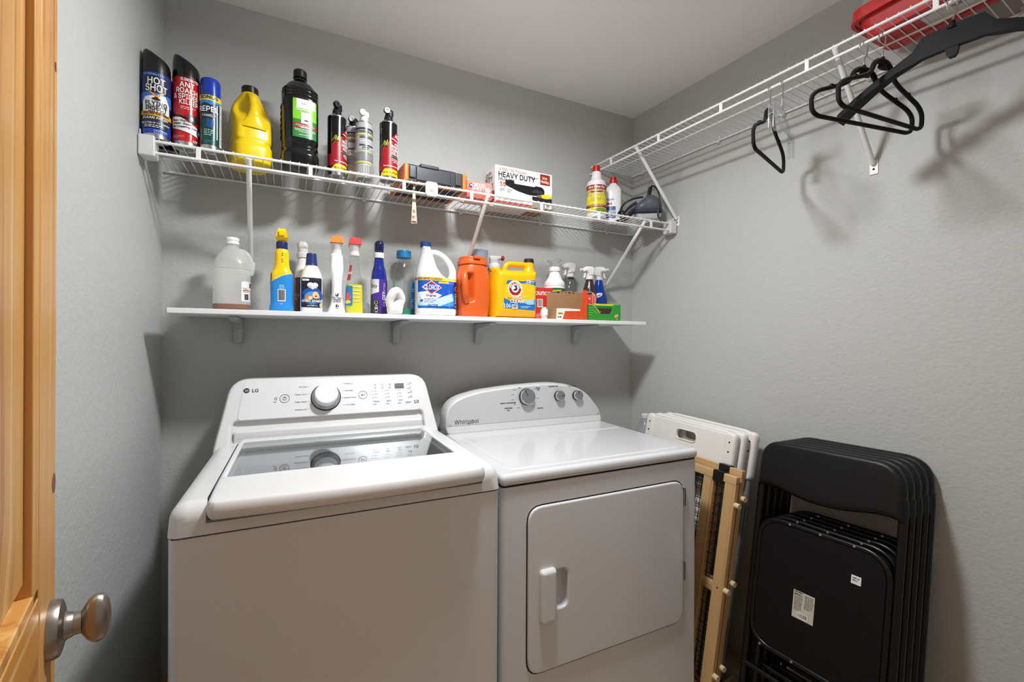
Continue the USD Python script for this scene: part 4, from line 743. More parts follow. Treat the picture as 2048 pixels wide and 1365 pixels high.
art(b, pf.drape(0.0006), (rrect(-0.036, 0.02, 0.010, 0.13, 0.003), (236, 238, 242)), [('p', sbox(-0.036, 0.02, 0.010, 0.075), (22, 62, 140)), ('p', ell(-0.020, 0.088, 0.014, 0.014), (200, 40, 40)), ('p', ell(-0.020, 0.088, 0.012, 0.012), (240, 240, 240)), ('p', sbox(-0.033, 0.083, -0.007, 0.093), (150, 30, 40)), N('WATER', 0.012, -0.014, 0.045, WHT, sx=0.8), N('FRESH', 0.008, -0.014, 0.104, (30, 50, 110)), ('s', 0.03, 2, 0.005, -0.030, 0.035, WHT)])
for k in range(6): part(b, 'grip_ridge', tube([(0.0385 * math.cos(a_), 0.0265 * math.sin(a_), 0.06 + k * 0.017) for a_ in np.linspace(-0.9, 0.1, 6)], 0.0012, 6), WHITE_HDPE, smooth=60)
# steamer
t = thing('garment_steamer', 'grey handheld garment steamer with black cord at the right end of wire shelf', 'steamer', (1.520, 1.635, US), -34)
SLATE = mat('slate_plastic', (84, 90, 102), 0.3)
head = rpoly([(-0.060, 0.042), (0.058, 0.042), (0.064, 0.078), (0.045, 0.112), (0.020, 0.128), (-0.006, 0.128), (-0.030, 0.105), (-0.062, 0.085)], 0.016)
b = part(t, 'head', place(pillow(head, 0.075, 0.030, 0.008), (0, -0.01, 0)), SLATE, smooth=60)
part(b, 'trim_band', place(pillow(rpoly([(-0.064, 0.036), (0.062, 0.036), (0.066, 0.060), (-0.066, 0.060)], 0.010), 0.084, 0.02, 0.008), (0, -0.01, 0)), mat('slate_dark', (56, 62, 74), 0.25), smooth=60)
part(t, 'water_base', place(pillow(rpoly([(-0.056, 0.0), (0.050, 0.0), (0.060, 0.040), (-0.062, 0.040)], 0.010), 0.070, 0.014, 0.008), (0, -0.01, 0)), mat('steamer_base_grey', (176, 178, 176), 0.4), smooth=50)
art(b, flatmap((0, -0.0478, 0)), None, [('s', 0.030, 1, 0.005, -0.012, 0.086, (150, 156, 166)), ('p', ell(0.0, 0.106, 0.002, 0.002), (20, 20, 20))])
part(t, 'handle', tube(spline([(-0.045, 0.01, 0.085), (-0.07, 0.015, 0.072), (-0.095, 0.02, 0.048), (-0.108, 0.022, 0.026)], 20), np.linspace(0.025, 0.018, 20), 14), mat('handle_dark_slate', (48, 52, 62), 0.35), smooth=60)
part(t, 'cord', cat(tube(spline([(-0.104, 0.02, 0.03), (-0.122, -0.02, 0.006), (-0.132, -0.035, 0.045), (-0.118, -0.045, 0.078), (-0.09, -0.05, 0.095), (-0.06, -0.05, 0.104), (-0.03, -0.04, 0.110)], 40), 0.0042, 8), tube(spline([(-0.13, -0.01, 0.006), (-0.142, -0.03, 0.035), (-0.128, -0.05, 0.048), (-0.112, -0.05, 0.02), (-0.12, -0.055, 0.0045), (-0.15, -0.05, 0.0045)], 40), 0.0042, 8),
     tube(spline([(0.0, -0.01, 0.12), (0.004, -0.012, 0.150), (0.013, -0.02, 0.166), (0.030, -0.04, 0.150), (0.042, -0.054, 0.10), (0.036, -0.058, 0.04), (0.038, -0.06, 0.008), (0.046, -0.062, 0.0035)], 50), 0.0036, 8)), BLACK_PL, smooth=60)
part(t, 'hose_strap', place(pillow(rpoly([(-0.010, 0.12), (0.010, 0.12), (0.018, 0.165), (0.006, 0.170), (-0.002, 0.16)], 0.003), 0.014, 0.003, 0.006), (0, -0.01, 0)), BLACK_PL, smooth=50)

# ================================================================== products on the board shelf
LT = LS + 0.0004
def flathead(parent, z, mt, pts, T, r, yaw=0, loc=(0, 0), name='spray_head', par=None, h=0.004):
    """a spray head from its side outline (u forward, v up)"""
    a = math.radians(yaw); U = (math.cos(a), math.sin(a), 0)
    return part(par or parent, name, place(pillow(rpoly(pts, r * 0.6), T, r, h), (loc[0], loc[1], z), U, (0, 0, 1)), mt, smooth=60)
# gallon jug with a little brown liquid
t = thing('vinegar_jug', 'translucent milky jug with a little brown liquid, leftmost on the board shelf', 'jug', (-0.166, 1.715, LT), 4)
MILK = clear('milky_hdpe', (252, 252, 250), 0.3, 0.5, (255, 255, 253))
jp = Prof([(0, 0.040, 0.040, 3), (0.004, 0.048, 0.048, 3), (0.010, 0.052, 0.052, 3.2), (0.128, 0.052, 0.052, 3.2), (0.131, 0.0505, 0.0505, 3), (0.134, 0.052, 0.052, 3), (0.150, 0.051, 0.051, 2.7), (0.180, 0.040, 0.040, 2.3), (0.200, 0.026, 0.026, 2), (0.208, 0.019), (0.222, 0.0175), (0.238, 0.0175)])
b = part(t, 'body', jp.mesh(48, 0.004, zbot=0.021), MILK, smooth=50)
part(t, 'cap', lathe([(0.0178, 0.216), (0.0200, 0.216), (0.0200, 0.223), (0.0185, 0.224), (0.0185, 0.227), (0.0200, 0.228), (0.0200, 0.2345), (0.018, 0.238), (0, 0.2385)]), WHITE_HDPE, smooth=30)
part(t, 'liquid', jp.mesh(48, 0.003, zbot=0.0, ztop=0.0212), mat('brown_vinegar', (136, 98, 80), 0.2), label='shallow brown liquid', smooth=40)
part(t, 'handle', tube(spline([(0.020, 0.0, 0.196), (0.036, 0.0, 0.192), (0.050, 0, 0.170), (0.0535, 0, 0.140), (0.051, 0, 0.120)], 24), 0.0085, 12), MILK, smooth=60)
art(b, jp.wrap(0.054, 0.0006), (rrect(0.026, 0.030, 0.090, 0.094, 0.006), (232, 230, 228)), [('p', sbox(0.052, 0.075, 0.088, 0.090), (110, 30, 36)), ('p', ell(0.040, 0.064, 0.010, 0.005), (150, 120, 70)), ('p', ell(0.040, 0.0625, 0.008, 0.003), (210, 190, 120)), ('s', 0.016, 1, 0.004, 0.030, 0.073, (120, 120, 120)), ('b', 0.013, 0.019, 0.034, 0.035), ('s', 0.03, 6, 0.006, 0.054, 0.068, (110, 110, 110))])
# yellow and blue spray bottle seen from its back
YL, BL = (250, 206, 14), (36, 138, 214)
t = thing('spray_bottle', 'yellow and sky blue spray bottle with yellow head on the board shelf', 'spray bottle', (-0.022, 1.690, LT), 0)
sp = Prof([(0, 0.030, 0.024, 3), (0.003, 0.0345, 0.028, 3), (0.010, 0.0360, 0.029, 3), (0.030, 0.0325, 0.028, 3), (0.110, 0.0335, 0.028, 3), (0.126, 0.032, 0.027, 2.8), (0.148, 0.0235, 0.0225, 2.4), (0.170, 0.0215, 0.0210, 2.3), (0.196, 0.0215, 0.0205, 2.2), (0.208, 0.0170, 0.0170, 2), (0.212, 0.0155)])
b = part(t, 'body', sp.mesh(44, 0.004), mat('clorox_yellow', YL, 0.18), smooth=50)
w = sp.wrap(0.031, 0.0004)
art(b, w, None, [('p', Polygon([(-0.097, 0.0), (0.097, 0.0), (0.097, 0.118), (0.03, 0.128), (0.0, 0.118), (-0.032, 0.098), (-0.097, 0.09)]), BL), ('p', LineString([(0.06, 0.124), (0.03, 0.129), (0.0, 0.119), (-0.032, 0.099), (-0.06, 0.095)]).buffer(0.0007), (236, 240, 240)),
    ('b', 0.020, 0.034, -0.010, 0.038), ('s', 0.016, 4, 0.0048, 0, 0.088, (220, 236, 250), {'align': 'c'}), ('s', 0.018, 1, 0.005, 0, 0.028, (200, 225, 245), {'align': 'c'}), ('p', ell(-0.037, 0.112, 0.006, 0.016), (30, 60, 130)), ('p', ell(-0.0365, 0.112, 0.004, 0.012), (240, 200, 30))] +
    [('p', ell(0.002 + dx, z, 0.0018, 0.0022), (90, 70, 20) if k % 3 else (240, 240, 240)) for k, (dx, z) in enumerate(((0, 0.158), (0.001, 0.166), (-0.001, 0.173), (0.001, 0.180), (0, 0.187), (0.001, 0.194)))], h=0.006)
part(t, 'collar', lathe([(0, 0.209), (0.0165, 0.209), (0.0175, 0.213), (0.0175, 0.231), (0.0165, 0.233), (0, 0.233)], 32), mat('navy_collar', (28, 40, 110), 0.3), smooth=30)
hd = part(t, 'spray_head', tm(m3.Manifold.hull_points(np.array([(x, y, z) for x, y, z in ((-.014, -.010, .233), (.014, -.010, .233), (-.014, .012, .233), (.014, .012, .233), (-.019, -.026, .246), (.019, -.026, .246), (-.018, .026, .246), (.018, .026, .246), (-.014, -.03, .262), (.014, -.03, .262), (-.017, .03, .262), (.017, .03, .262), (-.010, -.024, .274), (.010, -.024, .274), (-.013, .028, .272), (.013, .028, .272))]))), mat('head_yellow', (248, 204, 20), 0.25), smooth=20)
part(hd, 'nozzle', bx((-0.008, -0.0345, 0.250), (0.008, -0.0295, 0.264)), mat('head_yellow', YL))
# pump bottle behind
t = thing('pump_bottle', 'white pump bottle with dark red contents behind the dog grooming bottle', 'bottle', (0.044, 1.775, LT), 0)
pf = Prof([(0, 0.024), (0.003, 0.027), (0.12, 0.027), (0.150, 0.026), (0.175, 0.019), (0.195, 0.0175), (0.20, 0.0165)])
b = part(t, 'body', pf.mesh(36, 0.005, ztop=0.128), mat('dark_red_bottle', (104, 44, 40), 0.15), label='dark red lower body', smooth=50)
part(t, 'shoulder', pf.mesh(36, 0.004, zbot=0.128), WHITE_HDPE, smooth=50)
hd = part(t, 'pump_head', cat(lathe([(0, 0.20), (0.0205, 0.20), (0.0205, 0.216), (0.017, 0.219), (0.0175, 0.232), (0, 0.232)], 28)), WHITE_PL, smooth=40)
part(hd, 'pump_cap', place(pillow(rpoly([(-0.020, 0.230), (0.016, 0.230), (0.019, 0.246), (0.010, 0.260), (-0.012, 0.260), (-0.019, 0.252)], 0.008), 0.032, 0.012, 0.004), (0, 0, 0)), WHITE_PL, smooth=60)
art(b, pf.wrap(0.027, 0.0006), None, [('s', 0.02, 4, 0.006, -0.030, 0.07, (200, 180, 170))])
# dog grooming bottle
t = thing('shed_shield_bottle', 'white bottle with navy cap and a dog photo on its navy label', 'bottle', (0.068, 1.690, LT), 4)
pf = Prof([(0, 0.031, 0.024, 4), (0.003, 0.0345, 0.028, 4), (0.108, 0.0345, 0.028, 4), (0.120, 0.0335, 0.027, 3.5), (0.142, 0.028, 0.023, 2.8), (0.158, 0.0200, 0.0185, 2.2), (0.164, 0.0165), (0.17, 0.016)])
b = part(t, 'body', pf.mesh(48, 0.004), mat('white_pearl', (232, 230, 224), 0.25), smooth=50)
part(t, 'cap', Prof([(0.163, 0.0195), (0.168, 0.0185), (0.200, 0.0155), (0.203, 0.0148), (0.204, 0.012)], smooth=False).mesh(36), mat('navy_cap', (24, 48, 112), 0.3), smooth=30)
art(b, pf.drape(0.0006), (sbox(-0.0335, 0.018, 0.0335, 0.118), (18, 24, 44)),
    [('p', ell(0, 0.056, 0.033, 0.030), (22, 80, 160)), ('p', ell(0, 0.052, 0.024, 0.020), (70, 150, 215)), ('p', rrect(-0.031, 0.107, -0.010, 0.1135, 0.003), WHT), ('s', 0.014, 1, 0.003, -0.027, 0.1115, (60, 60, 60)), ('p', ell(-0.006, 0.093, 0.010, 0.009).union(ell(0.008, 0.093, 0.010, 0.009)).union(Polygon([(-0.015, 0.091), (0.017, 0.091), (0.001, 0.078)])), WHT), N('Synergy', 0.0078, 0.002, 0.084, (18, 40, 90), sx=0.7), N('Synergy', 0.0072, 0.002, 0.0842, WHT, sx=0.7),
     ('p', Polygon([(-0.0335, 0.036), (-0.015, 0.050), (0.008, 0.056), (0.024, 0.048), (0.0335, 0.036)]), (64, 66, 64)), ('p', ell(-0.010, 0.053, 0.012, 0.008), (176, 130, 84)), ('p', ell(0.010, 0.060, 0.010, 0.012), (224, 196, 150)), ('p', ell(0.017, 0.056, 0.005, 0.008), (214, 178, 126)), ('p', ell(0.011, 0.056, 0.003, 0.0025), (40, 30, 26)), ('p', ell(-0.006, 0.050, 0.007, 0.006), (226, 206, 180)), ('p', ell(-0.016, 0.046, 0.006, 0.005), (196, 150, 100)),
     N('shed shield', 0.0092, -0.001, 0.036, WHT, sx=0.92), ('s', 0.024, 2, 0.004, 0, 0.032, (90, 160, 220), {'align': 'c'}), ('s', 0.05, 1, 0.005, 0.0, 0.0245, WHT, {'align': 'c'}), ('p', ell(0.027, 0.026, 0.005, 0.008), (200, 190, 130))])
# white bottle, orange nozzle
def lowhead(t, z0, z1, body, tip, tipname, tiplabel):
    hb = part(t, 'spray_head', Prof([(z0, 0.0165), (z0 + 0.004, 0.0170), (z0 + 0.014, 0.0155, 0.018), (z0 + 0.028, 0.0185, 0.024, 2.6), (z0 + 0.036, 0.0195, 0.028, 3)]).mesh(32, 0.003), body, smooth=50)
    part(hb, tipname, tm(m3.Manifold.hull_points(np.array([(x, y, z) for x, y, z in ((-.0205, -.031, z0 + .037), (.0205, -.031, z0 + .037), (-.019, .026, z0 + .037), (.019, .026, z0 + .037), (-.022, -.030, z0 + .041), (.022, -.030, z0 + .041), (-.0165, -.030, z1 - .002), (.0165, -.030, z1 - .002), (-.0145, .02, z1), (.0145, .02, z1), (-.0145, -.026, z1), (.0145, -.026, z1))]))), tip, label=tiplabel, smooth=15)
OT = mat('orange_nozzle', (224, 136, 56), 0.3); RT = mat('red_nozzle', (206, 66, 60), 0.3); WT = mat('translucent_white_head', (226, 222, 220), 0.35)
t = thing('spray_bottle', 'slim white spray bottle with orange nozzle, leftmost of the two square nozzle bottles', 'spray bottle', (0.148, 1.690, LT), 0)
sp = Prof([(0, 0.028, 0.028, 3), (0.003, 0.0305, 0.033, 3), (0.012, 0.028, 0.033, 3), (0.040, 0.021, 0.034, 3), (0.075, 0.0175, 0.034, 3), (0.120, 0.0185, 0.032, 3), (0.155, 0.0225, 0.027, 3), (0.180, 0.0215, 0.022, 3), (0.203, 0.0205, 0.0205, 2.6), (0.207, 0.0175, 0.0175, 2.2), (0.222, 0.016)])
b = part(t, 'body', sp.mesh(44, 0.004), mat('gloss_white_bottle', (240, 240, 242), 0.15), smooth=50)
lowhead(t, 0.207, 0.268, WT, OT, 'nozzle', 'orange nozzle cap')
art(b, sp.drape(0.0006), None, [('p', ell(-0.001, 0.064, 0.0055, 0.0055).difference(ell(-0.001, 0.065, 0.004, 0.004)), (40, 50, 44)), ('p', Polygon([(-0.003, 0.063), (0.001, 0.061), (0.006, 0.072)]), (40, 50, 44)), N('For Tops,', 0.0052, 0, 0.0515, DK), N('Finishes', 0.0048, 0, 0.045, DK), N('& More', 0.0048, 0, 0.0385, DK), ('p', rrect(-0.0045, 0.0215, 0.0045, 0.0305, 0.001), (24, 26, 32)), N('f', 0.0075, 0.0008, 0.0222, WHT), ('s', 0.016, 1, 0.004, 0, 0.0175, GT, {'align': 'c'})])
art(b, sp.wrap(0.03, 0.0006, turn=-75), None, [('p', ell(0, 0.09, 0.015, 0.03), (120, 60, 66)), ('p', ell(0, 0.045, 0.018, 0.024), (150, 170, 60))], h=0.006)
t = thing('spray_bottle', 'clear spray bottle of yellow liquid with red nozzle', 'spray bottle', (0.2075, 1.690, LT), 0)
sp = Prof([(0, 0.026, 0.025, 3), (0.003, 0.0295, 0.028, 3), (0.010, 0.0305, 0.029, 3), (0.035, 0.0300, 0.029, 3), (0.105, 0.0270, 0.028, 3), (0.135, 0.0225, 0.025, 2.6), (0.165, 0.0170, 0.019, 2.3), (0.195, 0.0155, 0.0155), (0.202, 0.0150), (0.204, 0.0175), (0.209, 0.0175)])
b = part(t, 'body', sp.mesh(44, 0.004), CLEAR, smooth=50)
part(t, 'liquid', sp.mesh(44, 0.004, shrink=0.0012, zbot=0.0015, ztop=0.104), mat('yellow_cleaner', (226, 218, 30), 0.15, extra={'transmission_weight': 0.0}), label='yellow liquid', smooth=50)
lowhead(t, 0.207, 0.269, WT, RT, 'nozzle', 'red nozzle cap')
art(b, sp.wrap(0.027, 0.0006, turn=-52), None, [('p', rrect(-0.018, 0.030, 0.016, 0.098, 0.004), (40, 120, 186)), ('p', ell(0.002, 0.060, 0.010, 0.014), (226, 90, 60)), ('p', ell(0.0, 0.042, 0.012, 0.006), (240, 220, 80)), ('p', rrect(-0.008, 0.118, 0.010, 0.172, 0.002), (178, 48, 40)), ('t', 'RESOLVE', 0.008, 0.0, 0.14, WHT, {'sx': 0.5})])
for k in range(5): part(b, 'measure_mark', sp.wrap(0.03, 0.0008)(flatpoly(sbox(-0.006 - 0.001 * (k % 2), 0.044 + k * 0.0125, 0.018, 0.0462 + k * 0.0125), True, 0.004)), ink((236, 240, 200)), smooth=True)
# purple oxy bottle
t = thing('spray_bottle', 'navy and purple oxy spray bottle with rounded navy head', 'spray bottle', (0.293, 1.695, LT), 0)
sp = Prof([(0, 0.024, 0.024, 2.6), (0.003, 0.0275, 0.027, 2.6), (0.12, 0.0275, 0.027, 2.6), (0.155, 0.0245, 0.025, 2.4), (0.180, 0.0185, 0.0195, 2.2), (0.206, 0.0155, 0.0155), (0.212, 0.015)])
b = part(t, 'body', sp.mesh(40, 0.004), mat('cobalt_bottle', (24, 40, 128), 0.12), smooth=50)
part(t, 'collar', lathe([(0, 0.207), (0.0175, 0.207), (0.0185, 0.210), (0.0185, 0.225), (0.0172, 0.228), (0, 0.228)], 32), WHITE_PL, smooth=30)
part(t, 'spray_head', Prof([(0.227, 0.0155, 0.019, 2.4), (0.240, 0.016, 0.026, 2.4), (0.255, 0.0165, 0.030, 2.4), (0.263, 0.0145, 0.027, 2.4), (0.269, 0.008, 0.018, 2.2), (0.2705, 0.001, 0.002, 2)]).mesh(32, 0.002), mat('navy_head', (20, 32, 76), 0.15), smooth=60)
art(b, sp.wrap(0.0285, 0.0006), (sbox(-0.075, 0.006, 0.042, 0.128), (70, 40, 140)),
    [('p', sbox(-0.042, 0.006, -0.002, 0.055), (60, 60, 72)), ('p', Polygon([(-0.042, 0.098), (-0.004, 0.112), (-0.004, 0.128), (-0.042, 0.128)]), (200, 202, 214)), ('p', Polygon([(-0.042, 0.070), (-0.004, 0.082), (-0.004, 0.112), (-0.042, 0.098)]), (214, 216, 222)), N('Oxy', 0.012, -0.022, 0.098, (60, 60, 90), sx=0.8), ('p', ell(-0.014, 0.032, 0.010, 0.020), (40, 40, 46)), ('p', ell(-0.013, 0.022, 0.005, 0.014), (190, 190, 196)), ('p', ell(-0.014, 0.044, 0.006, 0.007), (170, 170, 176)), ('p', sbox(0.026, 0.006, 0.042, 0.128), (40, 30, 90))], h=0.006)
wv = sp.wrap(0.0285, 0.0012)
def vtext(s_, h_, x, z, c, **o):
    g = txt(s_, h_, **o); v_ = np.array(g.vertices); g2 = trimesh.Trimesh(np.c_[-v_[:, 1] + x, v_[:, 0] + z, v_[:, 2]], g.faces, process=False).subdivide_to_size(0.008)
    part(b, 'lettering', wv(g2, 2), ink(c), smooth=False)
vtext('OXY', 0.0105, 0.018, 0.068, WHT, slant=0.15); vtext('ACTION', 0.0058, 0.017, 0.098, (190, 160, 220)); vtext('WITH', 0.0056, 0.017, 0.038, (200, 170, 225))
# small clear crumpled bag
rg = np.random.default_rng(3)
m = trimesh.creation.icosphere(subdivisions=3, radius=1.0); v = np.array(m.vertices); v *= (0.8 + 0.4 * meshkit.noise(v * 2.6 + 5, 2))[:, None]; v = v * (0.026, 0.022, 0.026) ; v[:, 2] = np.maximum(v[:, 2], -0.0235); m.vertices = v
t = solo('plastic_bag', m.copy().apply_translation((0, 0, 0)) if False else m, clear('thin_bag', (240, 240, 240), 0.12, 0.25), 'small crumpled clear plastic bag between yellow and purple spray bottles', 'plastic bag', smooth=40)
UsdGeom.XformCommonAPI(stage.GetPrimAtPath(t)).SetTranslate(Gf.Vec3d(0.249, 1.735, LT + 0.0236))
# white rag, folded over
t = thing('white_rag', 'rolled white rag in front of the green liquid bottle', 'rag', (0.343, 1.640, LT), 0)
RAG = mat('white_cloth', (226, 224, 220), 0.9, bump=(900, 0.0006), extra={'sheen_weight': 0.3})
def cloth(m, amp, sc, seed):
    m = m.subdivide_to_size(0.005) if len(m.faces) < 9000 else m; v = np.array(m.vertices); m.merge_vertices(); v = np.array(m.vertices)
    n = m.vertex_normals; v = v + n * ((meshkit.fbm(v * sc, 3, seed) - 0.5) * amp)[:, None]; m.vertices = v; return m
loop = tube(spline([(-0.010, 0, 0.014), (-0.022, -0.004, 0.036), (-0.016, -0.008, 0.068), (0.001, -0.008, 0.083), (0.016, -0.004, 0.068), (0.018, 0.0, 0.048), (0.006, 0.004, 0.030)], 48), np.r_[np.linspace(0.012, 0.0165, 24), np.linspace(0.0165, 0.013, 24)], 18)
b = part(t, 'roll', cloth(loop, 0.0030, 60, 1), RAG, smooth=70)
low = pillow(rpoly([(-0.030, 0.0), (0.022, 0.0), (0.031, 0.055), (0.012, 0.060), (-0.010, 0.040), (-0.032, 0.036)], 0.010), 0.046, 0.018, 0.005)
lw = cloth(place(low, (0, 0, 0)), 0.004, 45, 4); vv = np.array(lw.vertices); vv[:, 2] = np.maximum(vv[:, 2], 0.0002); lw.vertices = vv
part(t, 'fold', lw, RAG, smooth=70)
# clear bottle with green liquid
t = thing('clear_bottle', 'clear bottle with blue cap and green liquid in the bottom', 'bottle', (0.404, 1.785, LT), 0)
sp = Prof([(0, 0.036, 0.030, 3), (0.004, 0.040, 0.034, 3), (0.10, 0.0405, 0.034, 3), (0.160, 0.040, 0.034, 3), (0.185, 0.0385, 0.032, 2.6), (0.205, 0.029, 0.027, 2.2), (0.220, 0.0235), (0.232, 0.022), (0.25, 0.0215)])
b = part(t, 'body', sp.mesh(44, 0.005), CLEAR, smooth=50)
part(t, 'liquid', sp.mesh(44, 0.005, shrink=0.0014, zbot=0.0018, ztop=0.033), mat('green_liquid', (14, 130, 92), 0.15, extra={'transmission_weight': 0.0}), label='green liquid', smooth=50)
part(t, 'cap', lathe([(0, 0.232), (0.0285, 0.232), (0.0285, 0.252), (0.0268, 0.259), (0, 0.260)], 40), mat('sky_blue_cap', (34, 128, 190), 0.3), smooth=25)
art(b, sp.wrap(0.040, 0.0006), None, [('p', rrect(-0.062, 0.062, -0.040, 0.142, 0.003), (150, 196, 184)), ('p', rrect(0.020, 0.030, 0.062, 0.135, 0.003), (60, 132, 196)), ('s', 0.03, 10, 0.008, 0.024, 0.11, (230, 236, 240))])
part(t, 'dip_tube', cyl((0.004, 0, 0.006), (0.0, 0, 0.235), 0.0028, 8), CLEAR, smooth=40)

# bleach jug
def jug(name, label, loc, rot, outline, hole, T, r, m, h=0.006, group=None):
    t = thing(name, label, 'jug', loc, rot)
    p = rpoly(outline, 0.012) if not isinstance(outline, Polygon) else outline
    if hole is not None: p = p.difference(hole)
    b = part(t, 'body', place(pillow(p, T, r, h, n=7), (0, 0, 0)), m, smooth=60)
    return t, b
so_ = Polygon(np.vstack([rpath([(-0.060, 0.240), (-0.079, 0.160), (-0.079, 0.0), (0.079, 0.0), (0.080, 0.150), (0.074, 0.160)], 0.016), spline([(0.062, 0.156), (0.040, 0.151), (0.018, 0.166), (-0.002, 0.196), (-0.012, 0.226), (-0.020, 0.250), (-0.026, 0.268)], 24), [(-0.056, 0.268)]])).buffer(0)
t, b = jug('bleach_jug', 'white bleach jug with open handle and blue label', (0.508, 1.698, LT), 0, so_, None, 0.094, 0.034, WHITE_HDPE)
hp_ = spline([(-0.022, 0.244), (0.000, 0.246), (0.030, 0.233), (0.054, 0.208), (0.0665, 0.180), (0.0665, 0.156), (0.058, 0.140)], 40)
part(b, 'handle', tube(np.c_[hp_[:, 0], np.zeros(40), hp_[:, 1]], np.interp(np.arange(40), [0, 10, 26, 39], [0.012, 0.0115, 0.013, 0.016]), 18), WHITE_HDPE, smooth=60)
part(t, 'cap', lathe([(0, 0.264), (0.0205, 0.264), (0.0205, 0.281), (0.0185, 0.2845), (0, 0.2845)], 36).apply_translation((-0.0405, 0, 0)), mat('denim_cap', (32, 62, 112), 0.3), smooth=25)
CB, CW = (20, 84, 190), (232, 240, 248)
art(b, pillowmap(so_, 0.094, 0.034), (rrect(-0.0755, 0.030, 0.0765, 0.1465, 0.004), CB),
    [('p', sbox(-0.0765, 0.1335, 0.0785, 0.1465), (246, 190, 30)), N('30% MORE CLEANING', 0.0072, -0.036, 0.1365, (60, 50, 90), sx=0.85), ('p', rrect(-0.004, 0.124, 0.038, 0.131, 0.002), (236, 190, 60)), ('p', Polygon([(-0.0765, 0.072), (-0.01, 0.058), (0.0785, 0.092), (0.0785, 0.04), (-0.0765, 0.036)]), (60, 150, 224)), ('p', Polygon([(-0.0765, 0.058), (-0.02, 0.062), (0.05, 0.088), (0.056, 0.060), (0.0, 0.038), (-0.0765, 0.04)]), (186, 220, 246)), ('p', Polygon([(-0.0765, 0.090), (-0.030, 0.094), (0.010, 0.080), (-0.03, 0.052), (-0.0765, 0.052)]), CW), ('p', sbox(0.058, 0.030, 0.0785, 0.132), (28, 44, 110)),
     ('p', Polygon([(-0.066, 0.108), (-0.032, 0.133), (0.009, 0.108), (-0.032, 0.080)]), WHT), ('p', Polygon([(-0.063, 0.108), (-0.032, 0.1305), (0.006, 0.108), (-0.032, 0.0825)]), (206, 36, 36)), ('p', Polygon([(-0.055, 0.108), (-0.032, 0.1255), (-0.003, 0.108), (-0.032, 0.0875)]), (24, 70, 170)), N('CLOROX', 0.0175, -0.0305, 0.0995, WHT, sx=0.60), N('Original', 0.0078, -0.032, 0.0735, (30, 50, 110)), ('s', 0.05, 3, 0.006, -0.058, 0.066, (110, 120, 150)), ('p', ell(-0.066, 0.058, 0.005, 0.005), (60, 100, 180)), N('CAUTION', 0.0062, -0.026, 0.0385, (30, 50, 120)), ('p', ell(0.070, 0.106, 0.009, 0.010).difference(ell(0.070, 0.106, 0.006, 0.007)), (240, 160, 40)), ('s', 0.016, 8, 0.007, 0.061, 0.088, (236, 236, 240)), ('p', sbox(0.0385, 0.030, 0.0392, 0.10), (200, 220, 240))])
# orange tub
t = thing('orange_tub', 'orange lidded tub with moulded grip handle on the board shelf', 'tub', (0.6555, 1.690, LT), 0)
OR2 = mat('orange_tub_plastic', (212, 92, 34), 0.32)
tp = Prof([(0, 0.052, 0.048, 2.8), (0.004, 0.058, 0.052, 2.8), (0.030, 0.063, 0.054, 2.8), (0.090, 0.0675, 0.056, 2.8), (0.150, 0.0665, 0.056, 2.7), (0.185, 0.061, 0.053, 2.5), (0.205, 0.0545, 0.050, 2.4), (0.208, 0.052, 0.049, 2.4)])
bm = tp.mesh(56, 0.004); v = np.array(bm.vertices)
g = np.exp(-((v[:, 0] + 0.030) / 0.014) ** 2) * np.clip(1.2 - np.abs((v[:, 2] - 0.115) / 0.055) ** 4, 0, 1) * (v[:, 1] < 0); v[:, 1] += g * 0.030; bm.vertices = v
b = part(t, 'body', bm, OR2, smooth=60)
part(b, 'handle', tube(spline([(-0.046, -0.036, 0.180), (-0.052, -0.052, 0.155), (-0.052, -0.058, 0.115), (-0.046, -0.052, 0.075), (-0.038, -0.046, 0.058)], 24), np.interp(np.arange(24), [0, 6, 18, 23], [0.011, 0.013, 0.013, 0.010]), 14), OR2, smooth=60)
ld = part(t, 'lid', Prof([(0.206, 0.0560, 0.052, 2.5), (0.208, 0.0585, 0.054, 2.5), (0.222, 0.0575, 0.053, 2.5), (0.225, 0.0545, 0.050, 2.5), (0.235, 0.0530, 0.049, 2.5), (0.238, 0.050, 0.046, 2.5)]).mesh(56, 0.002), OR2, smooth=40)
part(ld, 'lid_tab', rb((-0.016, -0.060, 0.226), (0.012, -0.044, 0.238), 0.003), OR2, smooth=40)
# grey blue cap bottle behind, white sprayer behind
t = thing('detergent_bottle', 'bottle with large grey blue measuring cap behind the orange tub', 'bottle', (0.722, 1.792, LT), 0)
part(t, 'body', Prof([(0, 0.040, 0.036, 3), (0.004, 0.044, 0.040, 3), (0.19, 0.044, 0.040, 3), (0.225, 0.030, 0.030), (0.236, 0.028)]).mesh(36), mat('steel_blue_bottle', (70, 96, 150), 0.3), smooth=50)
part(t, 'cap', lathe([(0.034, 0.236), (0.0385, 0.236), (0.0415, 0.286), (0.040, 0.2925), (0.037, 0.2925), (0.037, 0.280), (0, 0.280), (0, 0.24), (0.034, 0.236)], 44), mat('grey_blue_cap', (150, 168, 192), 0.35), smooth=30)
t = thing('spray_bottle', 'white spray bottle with red nozzle tip, behind the yellow detergent jug', 'spray bottle', (0.796, 1.792, LT), 0)
part(t, 'body', Prof([(0, 0.026, 0.026, 3), (0.004, 0.029, 0.029, 3), (0.15, 0.029, 0.029, 3), (0.20, 0.018), (0.22, 0.0155)]).mesh(32), WHITE_HDPE, smooth=50)
part(t, 'collar', lathe([(0, 0.218), (0.026, 0.218), (0.028, 0.222), (0.028, 0.236), (0.022, 0.242), (0.022, 0.252), (0, 0.252)], 32), WHITE_PL, smooth=30)
